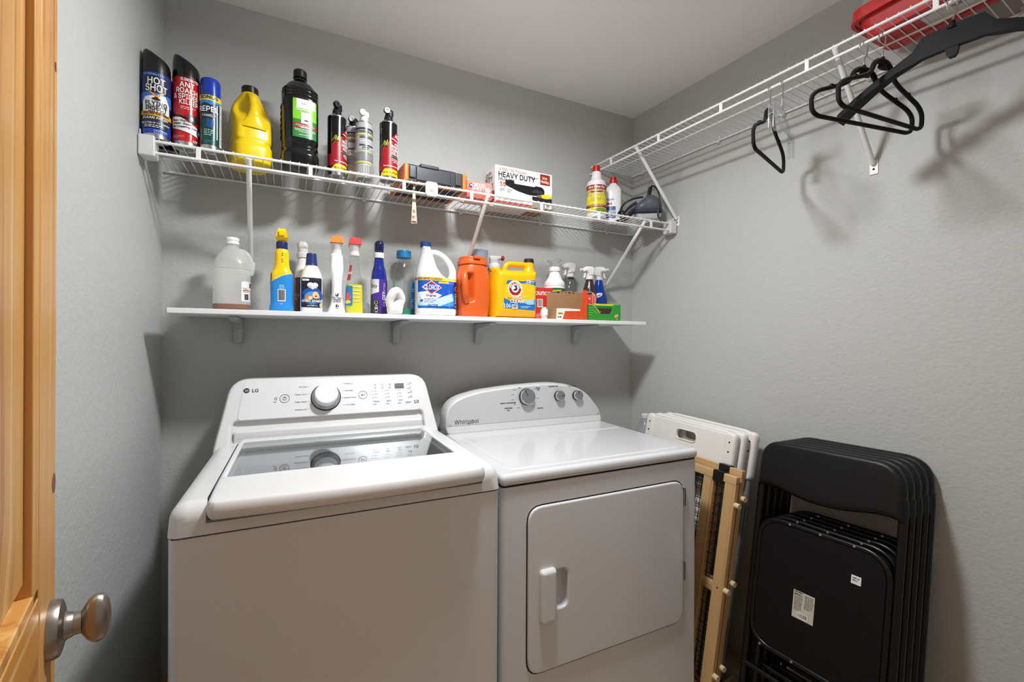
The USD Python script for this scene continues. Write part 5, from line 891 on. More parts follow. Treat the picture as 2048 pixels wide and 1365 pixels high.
hd = flathead(t, 0.0, WHITE_PL, [(-0.020, 0.250), (0.012, 0.250), (0.018, 0.258), (0.032, 0.262), (0.032, 0.276), (-0.018, 0.278), (-0.024, 0.268)], 0.024, 0.008, -10)
part(hd, 'nozzle_tip', place(lathe([(0, 0), (0.009, 0), (0.0105, 0.003), (0.0105, 0.010), (0.008, 0.012), (0, 0.012)], 20), (0.031, -0.0055, 0.268), (0, 1, 0), (0, 0, 1)).apply_translation((0, 0, 0)), mat('maroon_tip', (150, 60, 54), 0.3), label='dark red nozzle tip', smooth=30)

# yellow detergent jug
AHY = mat('detergent_yellow', (246, 178, 14), 0.26)
ao = rpoly([(-0.098, 0.0), (0.100, 0.0), (0.104, 0.040), (0.104, 0.205), (0.060, 0.203), (0.0, 0.200), (-0.040, 0.200), (-0.062, 0.198), (-0.088, 0.204), (-0.092, 0.196), (-0.100, 0.120)], 0.014)
t, b = jug('detergent_jug', 'golden yellow laundry detergent jug with top handle and blue label', (0.8265, 1.688, LT), 0, ao, None, 0.118, 0.030, AHY)
hp_ = rpath([(-0.034, 0.190), (-0.024, 0.2265), (0.020, 0.2285), (0.078, 0.228)], 0.02, 8)
part(b, 'handle', tube(np.c_[hp_[:, 0], np.zeros(len(hp_)), hp_[:, 1]], 0.0115, 18), AHY, smooth=60)
part(b, 'neck', Prof([(0.18, 0.030, 0.034, 2.6), (0.20, 0.0265, 0.028, 2.4), (0.215, 0.0225, 0.0235), (0.2375, 0.0215)]).mesh(36).apply_translation((0.0815, 0, 0)), AHY, smooth=60)
part(t, 'cap', lathe([(0, 0.2375), (0.0215, 0.2375), (0.0205, 0.253), (0.019, 0.255), (0, 0.255)], 36).apply_translation((0.0835, 0, 0)), mat('dark_brown_cap', (36, 28, 26), 0.35), smooth=25)
part(t, 'spout_collar', lathe([(0, 0.19), (0.022, 0.19), (0.024, 0.196), (0.022, 0.206), (0, 0.206)], 30).apply_translation((-0.072, 0, 0)), AHY, smooth=40)
lp = rpoly([(-0.062, 0.040), (0.082, 0.034), (0.084, 0.070), (0.088, 0.152), (0.082, 0.158), (0.020, 0.150), (-0.044, 0.152), (-0.050, 0.142), (-0.060, 0.085)], 0.008)
LB = (30, 110, 190)
wave = Polygon(np.vstack([spline([(-0.070, 0.142), (-0.045, 0.136), (0.0, 0.140), (0.050, 0.142), (0.095, 0.134)], 30), [(0.095, 0.17), (-0.07, 0.17)]])).intersection(lp)
low_ = Polygon(np.vstack([spline([(-0.075, 0.098), (-0.055, 0.078), (-0.02, 0.068), (0.03, 0.068), (0.09, 0.086)], 30), [(0.095, 0.02), (-0.075, 0.02)]])).intersection(lp)
art(b, pillowmap(ao, 0.118, 0.030), (lp, (250, 190, 30)),
    [('p', wave, LB), ('p', low_, LB), ('p', Polygon([(0.02, 0.068), (0.09, 0.084), (0.09, 0.060), (0.05, 0.056)]).intersection(lp), (150, 205, 240)), N('3X', 0.013, 0.048, 0.1435, WHT, slant=0.2), ('s', 0.024, 2, 0.006, 0.058, 0.1535, (220, 235, 250)),
     ('p', ell(-0.011, 0.118, 0.034, 0.034, 40), (255, 224, 150)), ('p', ell(-0.011, 0.118, 0.0285, 0.0285, 40), WHT), ('p', ell(-0.011, 0.118, 0.027, 0.027, 40), (160, 28, 40)), ('p', ell(-0.011, 0.120, 0.0165, 0.0165, 32), WHT), ('p', Polygon([(-0.022, 0.112), (-0.006, 0.110), (0.000, 0.120), (-0.008, 0.131), (-0.012, 0.128), (-0.008, 0.120), (-0.014, 0.118)]), (40, 36, 40)), ('p', sbox(-0.016, 0.127, -0.003, 0.132), (40, 36, 40)),
     N('OXI', 0.0140, 0.0009, 0.0772, (30, 50, 110), sx=1.08, slant=0.1), N('OXI', 0.0140, 0.000, 0.0781, WHT, sx=1.08, slant=0.1), N('CLEAN', 0.0140, -0.0031, 0.0603, (30, 50, 110), sx=0.95, slant=0.1), N('CLEAN', 0.0140, -0.004, 0.0612, WHT, sx=0.95, slant=0.1), N('plus', 0.0075, -0.036, 0.077, (200, 90, 30), slant=0.2), N('106', 0.0155, -0.047, 0.042, WHT, sx=0.85), ('b', 0.022, 0.012, -0.024, 0.041), ('s', 0.05, 2, 0.005, 0.014, 0.049, (220, 236, 250)), ('p', ell(0.058, 0.062, 0.010, 0.004).difference(ell(0.058, 0.062, 0.009, 0.003)), (200, 225, 245)), ('s', 0.016, 1, 0.004, -0.012, 0.060, (190, 220, 245))] +
    [('p', ell(0.04 + 0.012 * math.cos(k * 2.1) * (1 + k * 0.15), 0.078 + 0.010 * math.sin(k * 1.7), 0.0012 + 0.0006 * (k % 3), 0.0012 + 0.0006 * (k % 3), 10), (250, 246, 220)) for k in range(12)])
# arc lettering round the badge
for k, ch in enumerate('ARM & HAMMER'):
    if ch == ' ': continue
    a_ = math.radians(168 - k * 14.2); g = txt(ch, 0.0072); g.apply_transform(trimesh.transformations.rotation_matrix(a_ - PI / 2, (0, 0, 1)))
    part(b, 'lettering', flatmap((0, -0.0616, 0))(shift(g, -0.011 + 0.0185 * math.cos(a_), 0.118 + 0.0185 * math.sin(a_))), ink(WHT), smooth=False)
# small white rag behind the jug
t = thing('white_rag', 'small crumpled white rag between yellow jug and red fabric softener box', 'rag', (0.958, 1.640, LT), 0)
m = trimesh.creation.icosphere(subdivisions=4, radius=1.0); v = np.array(m.vertices); v *= (0.75 + 0.5 * meshkit.fbm(v * 2.2 + 3, 3, 6))[:, None]; v = v * (0.014, 0.020, 0.028) + (0, 0, 0.022); v[:, 2] = np.maximum(v[:, 2], 0.0003); m.vertices = v
part(t, 'cloth', m, RAG, smooth=70)
# red softener box
BR = (206, 52, 44)
t, b = carton('softener_box', 'red fabric softener sheet box behind the open orange carton', 'box', (0.985, 1.735, LT), -4, 0.100, 0.072, 0.140, BR,
    [N('Bounce', 0.020, -0.006, 0.108, WHT, slant=0.15, sx=0.9), ('b', 0.022, 0.030, -0.022, 0.058), ('p', sbox(-0.054, 0.0, 0.054, 0.03), (226, 66, 50)), ('s', 0.05, 3, 0.006, -0.045, 0.026, (240, 190, 180)), ('s', 0.02, 3, 0.006, -0.048, 0.09, (240, 190, 180))])
# open carton with cut away front
t = thing('open_carton', 'open orange printed cardboard carton with its front torn away', 'box', (1.0710, 1.640, LT), 0)
KR_ = (164, 128, 92); OC = (216, 78, 30)
KM = mat('kraft_card', KR_, 0.75); w2, d2, hh = 0.080, 0.036, 0.130
part(t, 'base', rb((-w2, -d2, 0), (w2, d2, 0.0018), 0.0005, 4), KM)
bw = part(t, 'back_wall', rb((-w2, d2 - 0.002, 0), (w2, d2, hh - 0.012), 0.0005, 4), KM)
part(t, 'back_lip', place(pillow(Polygon([(-w2, hh - 0.014), (w2, hh - 0.014), (w2, hh - 0.006), (0.04, hh), (0.0, hh - 0.005), (-0.03, hh - 0.010)]), 0.0018, 0.0005, 0.02), (0, d2 - 0.001, 0)), KM)
for s in (-1, 1):
    sw = part(t, 'side_wall', rb((s * w2 - (0.002 if s > 0 else 0), -d2, 0), (s * w2 + (0 if s > 0 else 0.002), d2, hh - 0.008 if s > 0 else 0.045), 0.0005, 4), KM)
part(t, 'right_panel', place(pillow(Polygon([(0.042, 0.0), (w2, 0.0), (w2, hh - 0.004), (0.056, hh), (0.050, 0.062), (0.042, 0.045)]), 0.0018, 0.0004, 0.02), (0, -d2, 0)), mat('orange_print', OC, 0.45))
lf = part(t, 'front_lip', place(pillow(Polygon([(-w2, 0.0), (0.043, 0.0), (0.043, 0.045), (-0.03, 0.047), (-w2 + 0.004, 0.046)]), 0.0018, 0.0004, 0.02), (0, -d2, 0)), mat('orange_print', OC, 0.45))
art(lf, flatmap((0, -d2 - 0.001, 0)), None, [('p', Polygon([(-w2 + 0.002, 0.0), (-0.046, 0.0), (-0.034, 0.034), (0.042, 0.037), (0.042, 0.045), (-0.03, 0.0465), (-w2 + 0.004, 0.045)]), (238, 234, 226)), ('p', ell(-0.056, 0.024, 0.014, 0.004), (170, 160, 90)), ('s', 0.020, 1, 0.005, -0.066, 0.0255, (60, 80, 50)), ('p', sbox(-0.07, 0.006, -0.063, 0.012), (110, 100, 90)), ('p', sbox(-0.06, 0.006, -0.053, 0.012), (80, 80, 80)), ('p', sbox(0.0, 0.0005, 0.001, 0.036), (170, 54, 20))])
# big white bottle, clear sprayers, grapefruit and blue sprayers
t = thing('spray_bottle', 'large white bottle with green label and translucent nozzle behind the open carton', 'spray bottle', (1.085, 1.765, LT), -30)
pf = Prof([(0, 0.040), (0.004, 0.046), (0.12, 0.048), (0.150, 0.048), (0.153, 0.046), (0.158, 0.0475), (0.172, 0.046), (0.190, 0.034), (0.215, 0.024), (0.222, 0.022), (0.226, 0.026), (0.242, 0.025), (0.246, 0.020)])
b = part(t, 'body', pf.mesh(40, 0.004), WHITE_HDPE, smooth=50)
art(b, pf.wrap(0.048, 0.0006), (sbox(-0.09, 0.03, 0.09, 0.146), (56, 110, 56)), [('p', sbox(-0.09, 0.112, 0.09, 0.128), (30, 60, 120)), ('p', Polygon([(-0.04, 0.118), (-0.012, 0.128), (0.03, 0.132), (0.03, 0.137), (-0.015, 0.134), (-0.04, 0.124)]), (226, 200, 60)), ('p', Polygon([(0.0, 0.114), (0.03, 0.118), (0.05, 0.128), (0.045, 0.132), (0.02, 0.122)]), (226, 200, 60)), ('p', ell(-0.03, 0.110, 0.012, 0.008), (150, 170, 200))])
TR = clear('translucent_head', (236, 236, 236), 0.2, 0.5, (226, 226, 226))
hd = flathead(t, 0, TR, [(-0.016, 0.245), (0.014, 0.245), (0.016, 0.262), (0.034, 0.268), (0.034, 0.280), (0.0, 0.290), (-0.030, 0.286), (-0.034, 0.274), (-0.018, 0.266)], 0.022, 0.008, 185)
flathead(t, 0, TR, [(0.018, 0.262), (0.026, 0.262), (0.032, 0.236), (0.036, 0.222), (0.030, 0.222), (0.022, 0.240)], 0.012, 0.003, 185, name='trigger', par=hd)
def spraybody(name, label, x, y, rot, prof, bm, liquid=None):
    t = thing(name, label, 'spray bottle', (x, y, LT), rot); b = part(t, 'body', prof.mesh(40, 0.004), bm, smooth=50); return t, b
def trigger(t, z, mt, yaw, size=1.0, collar=0.017, mt2=None):
    part(t, 'collar', lathe([(0, z - 0.004), (collar, z - 0.004), (collar * 1.05, z), (collar, z + 0.014), (0, z + 0.015)], 28), mt, smooth=30)
    s = size
    hd = flathead(t, z, mt, [(-0.017 * s, 0.008), (0.017 * s, 0.008), (0.020 * s, 0.026 * s), (0.040 * s, 0.029 * s), (0.043 * s, 0.046 * s), (0.020 * s, 0.060 * s), (-0.014 * s, 0.062 * s), (-0.030 * s, 0.050 * s), (-0.024 * s, 0.032 * s)], 0.040 * s, 0.013 * s, yaw)
    flathead(t, z, mt2 or mt, [(0.022 * s, 0.034 * s), (0.032 * s, 0.034 * s), (0.032 * s, 0.015 * s), (0.036 * s, 0.002 * s), (0.030 * s, -0.002 * s), (0.024 * s, 0.012 * s)], 0.016 * s, 0.004, yaw, name='trigger', par=hd)
    a = math.radians(yaw)
    part(hd, 'nozzle', cyl((0.043 * s * math.cos(a), 0.043 * s * math.sin(a), z + 0.042 * s), (0.052 * s * math.cos(a), 0.052 * s * math.sin(a), z + 0.042 * s), 0.007 * s, 14), mt2 or mt, smooth=30)
    return hd
gen = Prof([(0, 0.032, 0.026, 3), (0.004, 0.036, 0.029, 3), (0.11, 0.036, 0.029, 3), (0.150, 0.030, 0.026, 2.6), (0.185, 0.018, 0.018), (0.205, 0.0145), (0.212, 0.014)])
t, b = spraybody('spray_bottle', 'empty clear spray bottle with white trigger head behind the open carton', 1.178, 1.778, -20, gen, CLEAR)
hd = trigger(t, 0.212, WHITE_PL, 205, 1.05)
art(hd, flatmap((0, 0, 0.2745), (1, 0, 0), (0, 1, 0)), None, [('p', ell(-0.002, -0.002, 0.009, 0.005), (30, 30, 34))])
part(t, 'black_clip', rb((-0.014, -0.019, 0.196), (0.014, -0.015, 0.203), 0.001), BLACK_PL)
gen2 = Prof([(0, 0.030, 0.027, 2.6), (0.004, 0.0345, 0.031, 2.6), (0.10, 0.0345, 0.031, 2.6), (0.150, 0.028, 0.027, 2.4), (0.185, 0.018), (0.196, 0.0165), (0.2, 0.016)])
t, b = spraybody('spray_bottle', 'grapefruit picture spray bottle with white head behind the green box', 1.252, 1.729, -34, gen2, mat('grapefruit_film', (62, 44, 40), 0.2))
trigger(t, 0.199, mat('pearl_white_head', (236, 236, 236), 0.3), 215, 0.95)
gw = gen2.wrap(0.031, 0.0005)
art(b, gw, None, [('p', sbox(-0.09, 0.0, 0.09, 0.070), (206, 66, 62)), ('p', ell(0.0, 0.100, 0.031, 0.036, 40), (244, 226, 200)), ('p', ell(0.0, 0.100, 0.0285, 0.033, 40), (216, 56, 58)), ('p', ell(0.0, 0.104, 0.004, 0.004), (246, 220, 210))] + [('p', Polygon([(0, 0.104), (0.026 * math.cos(a_), 0.100 + 0.030 * math.sin(a_)), (0.026 * math.cos(a_ + 0.06), 0.100 + 0.030 * math.sin(a_ + 0.06))]), (238, 120, 110)) for a_ in np.arange(8) * PI / 4] + [N('VIVA', 0.014, -0.008, 0.048, WHT), ('s', 0.03, 3, 0.005, 0.004, 0.072, (246, 220, 210)), ('p', ell(0.0, 0.128, 0.012, 0.006), (30, 26, 26))] + [('p', ell(0.0, 0.142 + 0.008 * k, 0.0025, 0.0018), (220, 220, 220)) for k in range(6)], h=0.006)
t, b = spraybody('spray_bottle', 'cobalt blue window cleaner spray bottle with white head, rightmost on the board shelf', 1.324, 1.752, -34, Prof([(0, 0.035, 0.028, 3), (0.004, 0.040, 0.031, 3), (0.100, 0.040, 0.031, 3), (0.120, 0.037, 0.030, 2.6), (0.140, 0.030, 0.0265, 2.4), (0.170, 0.0225, 0.022, 2.2), (0.192, 0.0175), (0.202, 0.0155)]), mat('window_blue', (16, 60, 156), 0.1, extra={'transmission_weight': 0.2}))
trigger(t, 0.203, WHITE_PL, 330, 1.0)
art(b, Prof([(0, 0.035, 0.028, 3), (0.004, 0.040, 0.031, 3), (0.100, 0.040, 0.031, 3), (0.120, 0.037, 0.030, 2.6), (0.140, 0.030, 0.0265, 2.4), (0.170, 0.0225, 0.022, 2.2), (0.192, 0.0175), (0.202, 0.0155)]).wrap(0.033, 0.0006), None, [('p', affinity.rotate(ell(-0.004, 0.125, 0.022, 0.010), 20), (206, 214, 226)), ('p', affinity.rotate(ell(-0.002, 0.124, 0.012, 0.004), 20), (196, 50, 50)), ('p', rrect(-0.04, 0.03, -0.016, 0.092, 0.003), (180, 196, 220))])
# green tray box
t = thing('green_tray_box', 'small bright green open display box at the right end of the board shelf', 'box', (1.2520, 1.652, LT), -3)
GB = mat('green_print', (44, 150, 46), 0.35); w2, d2, hh = 0.088, 0.036, 0.074
part(t, 'base', rb((-w2, -d2, 0), (w2, d2, 0.0016), 0.0005, 4), KM)
part(t, 'back_wall', rb((-w2, d2 - 0.0016, 0), (w2, d2, hh), 0.0005, 4), GB)
for s in (-1, 1): part(t, 'side_wall', rb((s * w2 - (0.0016 if s > 0 else 0), -d2, 0), (s * w2 + (0 if s > 0 else 0.0016), d2, hh - 0.001), 0.0005, 4), GB)
fp = Polygon([(-w2, 0), (w2, 0), (w2, hh - 0.002), (0.046, hh - 0.004), (0.042, 0.054), (0.030, 0.030), (-0.022, 0.030), (-0.040, 0.052), (-0.056, 0.068), (-w2, 0.072)])
f_ = part(t, 'front_panel', place(pillow(fp, 0.0016, 0.0004, 0.02), (0, -d2, 0)), GB)
part(t, 'top_strip', rb((-0.052, -d2, 0.066), (0.050, -d2 + 0.0016, hh), 0.0005, 4), mat('lime_strip', (206, 224, 40), 0.4), label='yellow green strip')
part(t, 'filler', rb((-0.07, -0.032, 0.002), (0.07, 0.03, 0.056), 0.003), mat('dark_plum_card', (70, 40, 46), 0.6))
art(f_, flatmap((0, -d2 - 0.0009, 0)), None, [('p', LineString([(-0.085, 0.07), (-0.056, 0.0665), (-0.038, 0.050), (-0.024, 0.032)]).buffer(0.0012), (240, 220, 60)), ('p', ell(0.062, 0.020, 0.010, 0.008), (214, 160, 110)), ('p', ell(0.068, 0.024, 0.006, 0.006), (226, 180, 130)), ('s', 0.016, 1, 0.004, 0.062, 0.008, WHT)] + [('p', affinity.rotate(ell(-0.058 + 0.009 * k, 0.044 - 0.006 * (k % 3), 0.003, 0.0016), 40 * k), (226, 226, 90)) for k in range(5)] + [('s', 0.03, 4, 0.010, -0.084, 0.056, (90, 190, 90))])

# ================================================================== hangers and bin on the right shelf
HZ = RZ - 0.0335
def railx(y): return RX0 + (RY0 - y) * KR - 0.003
def hook(h=0.052, r=0.0165, wire=0.0019):
    c = (0.0, -0.0115); pts = [(c[0] - r * math.cos(a), c[1] + r * math.sin(a)) for a in np.radians(np.linspace(-35, 150, 18))]
    pts += [(0.010, -0.030), (0.002, -0.040), (0.0, -0.050), (0.0, -h - 0.026)]
    p = rpath(pts, 0.008, 4); return tube(np.c_[p[:, 0], np.zeros(len(p)), p[:, 1]], wire, 8)
VELVET = mat('black_velvet', (13, 13, 14), 0.85, extra={'sheen_weight': 0.12, 'sheen_roughness': 0.5}, spec=0.2)
def velvet(name, label, half, drop, y, yaw):
    t = thing(name, label, 'clothes hanger', (railx(y), y, HZ), yaw, 'black velvet hangers on the right shelf')
    s = half / 0.187; z = lambda v: -0.072 + (v + 0.075) * (drop - 0.072) / 0.153
    arm = [(0.0, -0.075), (0.016, -0.076), (0.036, -0.086), (0.052, -0.116), (0.080, -0.130), (0.165, -0.160), (0.188, -0.180), (0.185, -0.218), (0.165, -0.2275)]
    R_ = [(x * s, z(v)) for x, v in arm]; L_ = [(-x, v) for x, v in R_[::-1]]
    loop = rpath(R_[1:] + L_[:-1], 0.02, 6, closed=True)
    part(t, 'frame', tube(np.c_[loop[:, 0], np.zeros(len(loop)), loop[:, 1]], 0.0056 + 0.0028 * np.clip(1 - np.hypot(loop[:, 0], (loop[:, 1] + 0.09)) / 0.06, 0, 1), 10, closed=True), VELVET, smooth=60)
    for sx in (-1, 1):
        part(t, 'strap_notch', rb((sx * 0.118 * s - 0.005, -0.0052, z(-0.143) - 0.002), (sx * 0.118 * s + 0.005, 0.0052, z(-0.143) + 0.0075), 0.002, 8), VELVET)
    part(t, 'neck', Prof([(z(-0.095), 0.022, 0.005), (z(-0.085), 0.016, 0.005), (-0.070, 0.008, 0.005), (-0.062, 0.0045, 0.0045), (-0.060, 0.003)]).mesh(20, 0.003), VELVET, smooth=60)
    part(t, 'hook', hook(), CHROME, label='chrome hook', smooth=60)
velvet('velvet_hanger', 'small black velvet hanger beside the clear clip hanger, nearest the corner', 0.155, 0.238, 0.955, 18)
velvet('velvet_hanger', 'black velvet hanger with its left end nearest the corner, left of the pair', 0.190, 0.226, 0.694, -9.5)
velvet('velvet_hanger', 'black velvet hanger crossed by the wide suit hanger, right of the pair', 0.182, 0.226, 0.652, -4)
# wide plastic suit hanger
t = thing('suit_hanger', 'wide black plastic suit hanger with flared shoulders at the picture edge', 'clothes hanger', (railx(0.513), 0.513, HZ), -82)
SUIT = mat('black_hanger_plastic', (12, 12, 13), 0.55, spec=0.25)
sec = [(0.0, -0.084, 0.007, 0.028), (0.056, -0.087, 0.007, 0.027), (0.074, -0.104, 0.009, 0.016), (0.105, -0.116, 0.012, 0.012), (0.150, -0.138, 0.017, 0.011), (0.195, -0.165, 0.022, 0.011), (0.235, -0.194, 0.026, 0.010)]
def armm(sx):
    V = []
    for x, zc, hy, hz in sec: V += [(sx * x, -hy, zc - hz), (sx * x, hy, zc - hz), (sx * x, hy * 0.6, zc + hz), (sx * x, -hy * 0.6, zc + hz)]
    F = []
    for i in range(len(sec) - 1):
        for j in range(4): a, b_, c, e = i * 4 + j, i * 4 + (j + 1) % 4, (i + 1) * 4 + (j + 1) % 4, (i + 1) * 4 + j; F += [(a, b_, c), (a, c, e)]
    k = (len(sec) - 1) * 4; F += [(k, k + 1, k + 2), (k, k + 2, k + 3)]
    m = trimesh.Trimesh(V, F, process=False); m.fix_normals(); return m
part(t, 'shoulder', armm(-1), SUIT, smooth=35); part(t, 'shoulder', armm(1), SUIT, smooth=35)
part(t, 'neck', Prof([(-0.066, 0.011, 0.009), (-0.055, 0.007, 0.007), (-0.048, 0.005), (-0.046, 0.003)]).mesh(20, 0.003), SUIT, smooth=50)
part(t, 'skirt_tab', tm(m3.Manifold.hull_points(np.array([(x * w_, y * 0.006, z_) for z_, w_ in ((-0.100, 0.014), (-0.128, 0.010), (-0.136, 0.005)) for x in (-1, 1) for y in (-1, 1)]))), SUIT)
part(t, 'hook', hook(0.05, 0.0185, 0.0021).apply_transform(trimesh.transformations.rotation_matrix(math.radians(70), (0, 0, 1))), CHROME, label='chrome hook', smooth=60)
# clear skirt hanger with clips
t = thing('clip_hanger', 'clear plastic skirt hanger with two clips, beside the small velvet hanger', 'clothes hanger', (railx(0.915), 0.915, HZ), 22)
CLH = clear('clear_hanger', (240, 242, 242), 0.08, 0.12)
arm = [(-0.145, -0.135), (-0.02, -0.092), (0.0, -0.070), (0.02, -0.092), (0.145, -0.135)]
p = rpath(arm, 0.02, 6); part(t, 'arms', tube(np.c_[p[:, 0], np.zeros(len(p)), p[:, 1]], 0.0042, 10), CLH, smooth=60)
part(t, 'bar', tube([(-0.145, 0, -0.135), (0, 0, -0.138), (0.145, 0, -0.135)], 0.0036, 10), CLH, smooth=60)
part(t, 'neck', rb((-0.013, -0.005, -0.098), (0.013, 0.005, -0.060), 0.004), CLH, smooth=40)
part(t, 'hook', hook(0.05), CHROME, label='chrome hook', smooth=60)
for x in (-0.135, 0.135):
    c = part(t, 'clip', cat(place(pillow(rpoly([(x - 0.015, -0.200), (x + 0.015, -0.200), (x + 0.012, -0.150), (x + 0.008, -0.118), (x - 0.008, -0.118), (x - 0.012, -0.150)], 0.005), 0.006, 0.002, 0.006), (0, -0.006, 0)), place(pillow(rpoly([(x - 0.015, -0.200), (x + 0.015, -0.200), (x + 0.012, -0.150), (x + 0.008, -0.118), (x - 0.008, -0.118), (x - 0.012, -0.150)], 0.005), 0.006, 0.002, 0.006), (0, 0.006, 0))), CLH, smooth=40)
    part(c, 'spring', tube([(x, -0.011, -0.150), (x, 0.0, -0.146), (x, 0.011, -0.150)], 0.0018, 8), CHROME, smooth=60)
# red bin
bx0, bx1, by0, by1 = 1.478, 1.612, 0.20, 0.715
t = thing('storage_bin', 'red storage bin with frosted cover on the high shelf at right', 'storage bin', (1.545, 0.457, RZ + 0.0066), 0)
REDP = mat('red_bin_plastic', (190, 28, 30), 0.35)
def tray(z0, z1, lo, hi, grow, r):
    lo, hi = np.array(lo), np.array(hi); ms = []
    return m3.Manifold.batch_hull([m3.Manifold.cylinder(0.0005, r, r, 24).translate([x, y, z]) for z, g in ((z0, 0), (z1 - 0.0005, grow)) for x in (lo[0] - g + r, hi[0] + g - r) for y in (lo[1] - g + r, hi[1] + g - r)])
lo2, hi2 = (-0.067, -0.258), (0.067, 0.258)
b = part(t, 'tray', tm(tray(0, 0.062, lo2, hi2, 0.022, 0.03) - tray(0.003, 0.07, (lo2[0] + 0.003, lo2[1] + 0.003), (hi2[0] - 0.003, hi2[1] - 0.003), 0.024, 0.028)), REDP, smooth=40)
rim = rrect(lo2[0] - 0.032, lo2[1] - 0.032, hi2[0] + 0.032, hi2[1] + 0.032, 0.04)
part(b, 'rim', prism(rim.difference(rim.buffer(-0.014)), 0.052, 0.082), REDP, smooth=30)
part(b, 'rim_ridge', prism(rim.buffer(0.004).difference(rim.buffer(-0.004)), 0.048, 0.056), REDP, smooth=30)
part(t, 'cover', tm(tray(0.080, 0.150, (lo2[0] - 0.020, lo2[1] - 0.020), (hi2[0] + 0.020, hi2[1] + 0.020), -0.012, 0.03)), clear('frosted_cover', (236, 236, 236), 0.3, 0.5, (220, 222, 224)), label='frosted clear cover', smooth=40)
art(b, flatmap((0, 0, 0), (0, -1, 0), (-1, 0, 0), off=0.0002) if False else flatmap((0, 0, 0), (0, 1, 0), (1, 0, 0), off=0.0003), None,
    [('p', rrect(-0.20, -0.030, 0.150, 0.034, 0.002), (206, 200, 196)), ('b', 0.030, 0.018, 0.060, -0.026), ('s', 0.24, 4, 0.010, -0.19, 0.022, (70, 66, 66)), ('p', sbox(-0.21, 0.042, 0.2, 0.050), (150, 30, 30))])

# ================================================================== folding chairs and gate on the right
FLOOR = 0.0018
def tilt_thing(name, label, catg, x, y, lean, roll=0.0, group=None):
    return thing(name, label, catg, (x, y, FLOOR), group=group, tilt=(roll, lean, math.degrees(math.atan(KR))))
BMET = mat('black_enamel_tube', (12, 12, 13), 0.3, spec=0.4)
VINYL = mat('black_vinyl', (13, 13, 15), 0.42, bump=(420, 0.00015), spec=0.35)
BOARD = mat('black_hardboard', (14, 14, 15), 0.65, spec=0.2, speck=(40, (20, 20, 21), 0.4))
def yz(poly, T, r, h, x):   # pillow standing in the local y-z plane
    return place(pillow(poly, T, r, h), (x, 0, 0), (0, -1, 0), (0, 0, 1))
def yzt(pts, r, x=0.0, closed=False, n=10):
    p = np.asarray(pts); return tube(np.c_[np.full(len(p), x), p[:, 0], p[:, 1]], r, n, closed)
def black_chair(label, x, stickers=False):
    t = tilt_thing('folding_chair', label, 'folding chair', x, 0.826, 9.4, group='black folding chairs stacked against the right wall')
    part(t, 'frame', yzt(rpath([(-0.197, 0.008), (-0.197, 0.937), (0.197, 0.937), (0.197, 0.008)], 0.115, 10), 0.0115), BMET, smooth=60)
    pad = rpath([(-0.204, 0.790), (-0.204, 0.952), (0.204, 0.952), (0.204, 0.790)], 0.125, 10)
    low = spline([(0.203, 0.790), (0.17, 0.799), (0.10, 0.790), (0.0, 0.776), (-0.10, 0.786), (-0.17, 0.797), (-0.203, 0.790)], 20)
    part(t, 'backrest', yz(Polygon(np.vstack([pad, low])), 0.036, 0.016, 0.012, -0.004), VINYL, smooth=60)
    s = part(t, 'seat', yz(rrect(-0.178, 0.292, 0.178, 0.688, 0.07), 0.020, 0.009, 0.014, 0.004), VINYL, smooth=60)
    part(s, 'seat_rim', yzt(rpath([(-0.182, 0.288), (0.182, 0.288), (0.182, 0.692), (-0.182, 0.692)], 0.075, 10, closed=True), 0.0085, -0.008, True), BMET, smooth=60)
    part(s, 'hardboard', yz(rrect(-0.174, 0.296, 0.174, 0.684, 0.066), 0.004, 0.0015, 0.03, -0.010), BOARD, smooth=30)
    for y_, z_ in ((0.085, 0.692), (-0.005, 0.692), (-0.095, 0.692), (0.145, 0.288), (0.045, 0.288), (-0.085, 0.288)):
        part(s, 'rivet', lathe([(0, 0), (0.0042, 0), (0.0035, 0.0015), (0, 0.002)], 12).apply_transform(trimesh.geometry.align_vectors([0, 0, 1], [-1, 0, 0])).apply_translation((-0.0162, y_, z_)), mat('rivet_zinc', (190, 190, 192), 0.35, 0.9))
    for sy in (-1, 1):
        part(t, 'rear_leg', tube([(0.006, sy * 0.160, 0.45), (0.006, sy * 0.160, 0.25), (0.006, sy * 0.160, 0.008)], 0.0085, 10), BMET, smooth=60)
        part(t, 'side_link', rb((0.0, sy * 0.180 - 0.002, 0.43), (0.012, sy * 0.180 + 0.002, 0.56), 0.001), BMET)
        for y_ in (0.197, 0.160): part(t, 'foot_cap', cyl((0.0 if y_ > 0.2 else 0.006, sy * y_, 0.0), (0, sy * y_, 0.03), 0.0135, 14), mat('rubber_foot', (24, 24, 24), 0.7))
    for z_, xx in ((0.20, -0.004), (0.13, 0.008)):
        part(t, 'cross_bar', yzt([(-0.196, z_), (0.196, z_)], 0.0075, xx), BMET, smooth=60)
    if stickers:
        m = flatmap((-0.0120, 0, 0), (0, -1, 0), (0, 0, 1), off=0.0003)
        art(s, m, (Polygon([(-0.058, 0.420), (0.004, 0.420), (0.004, 0.502), (-0.058, 0.502)]), (196, 192, 178)), [('s', 0.024, 11, 0.0046, -0.054, 0.492, (90, 88, 82)), ('s', 0.026, 9, 0.0046, -0.024, 0.496, (90, 88, 82)), ('s', 0.026, 2, 0.007, -0.054, 0.500, (40, 40, 38)), ('b', 0.026, 0.012, -0.040, 0.426)], name='paper_label')
        art(s, m, (Polygon([(0.092, 0.588), (0.117, 0.588), (0.117, 0.612), (0.092, 0.612)]), (226, 226, 226)), [('s', 0.018, 2, 0.006, 0.096, 0.606, (70, 70, 74))], name='price_sticker')
    return t
black_chair('frontmost black folding chair of the stack, paper label on its seat underside', 1.372, True)
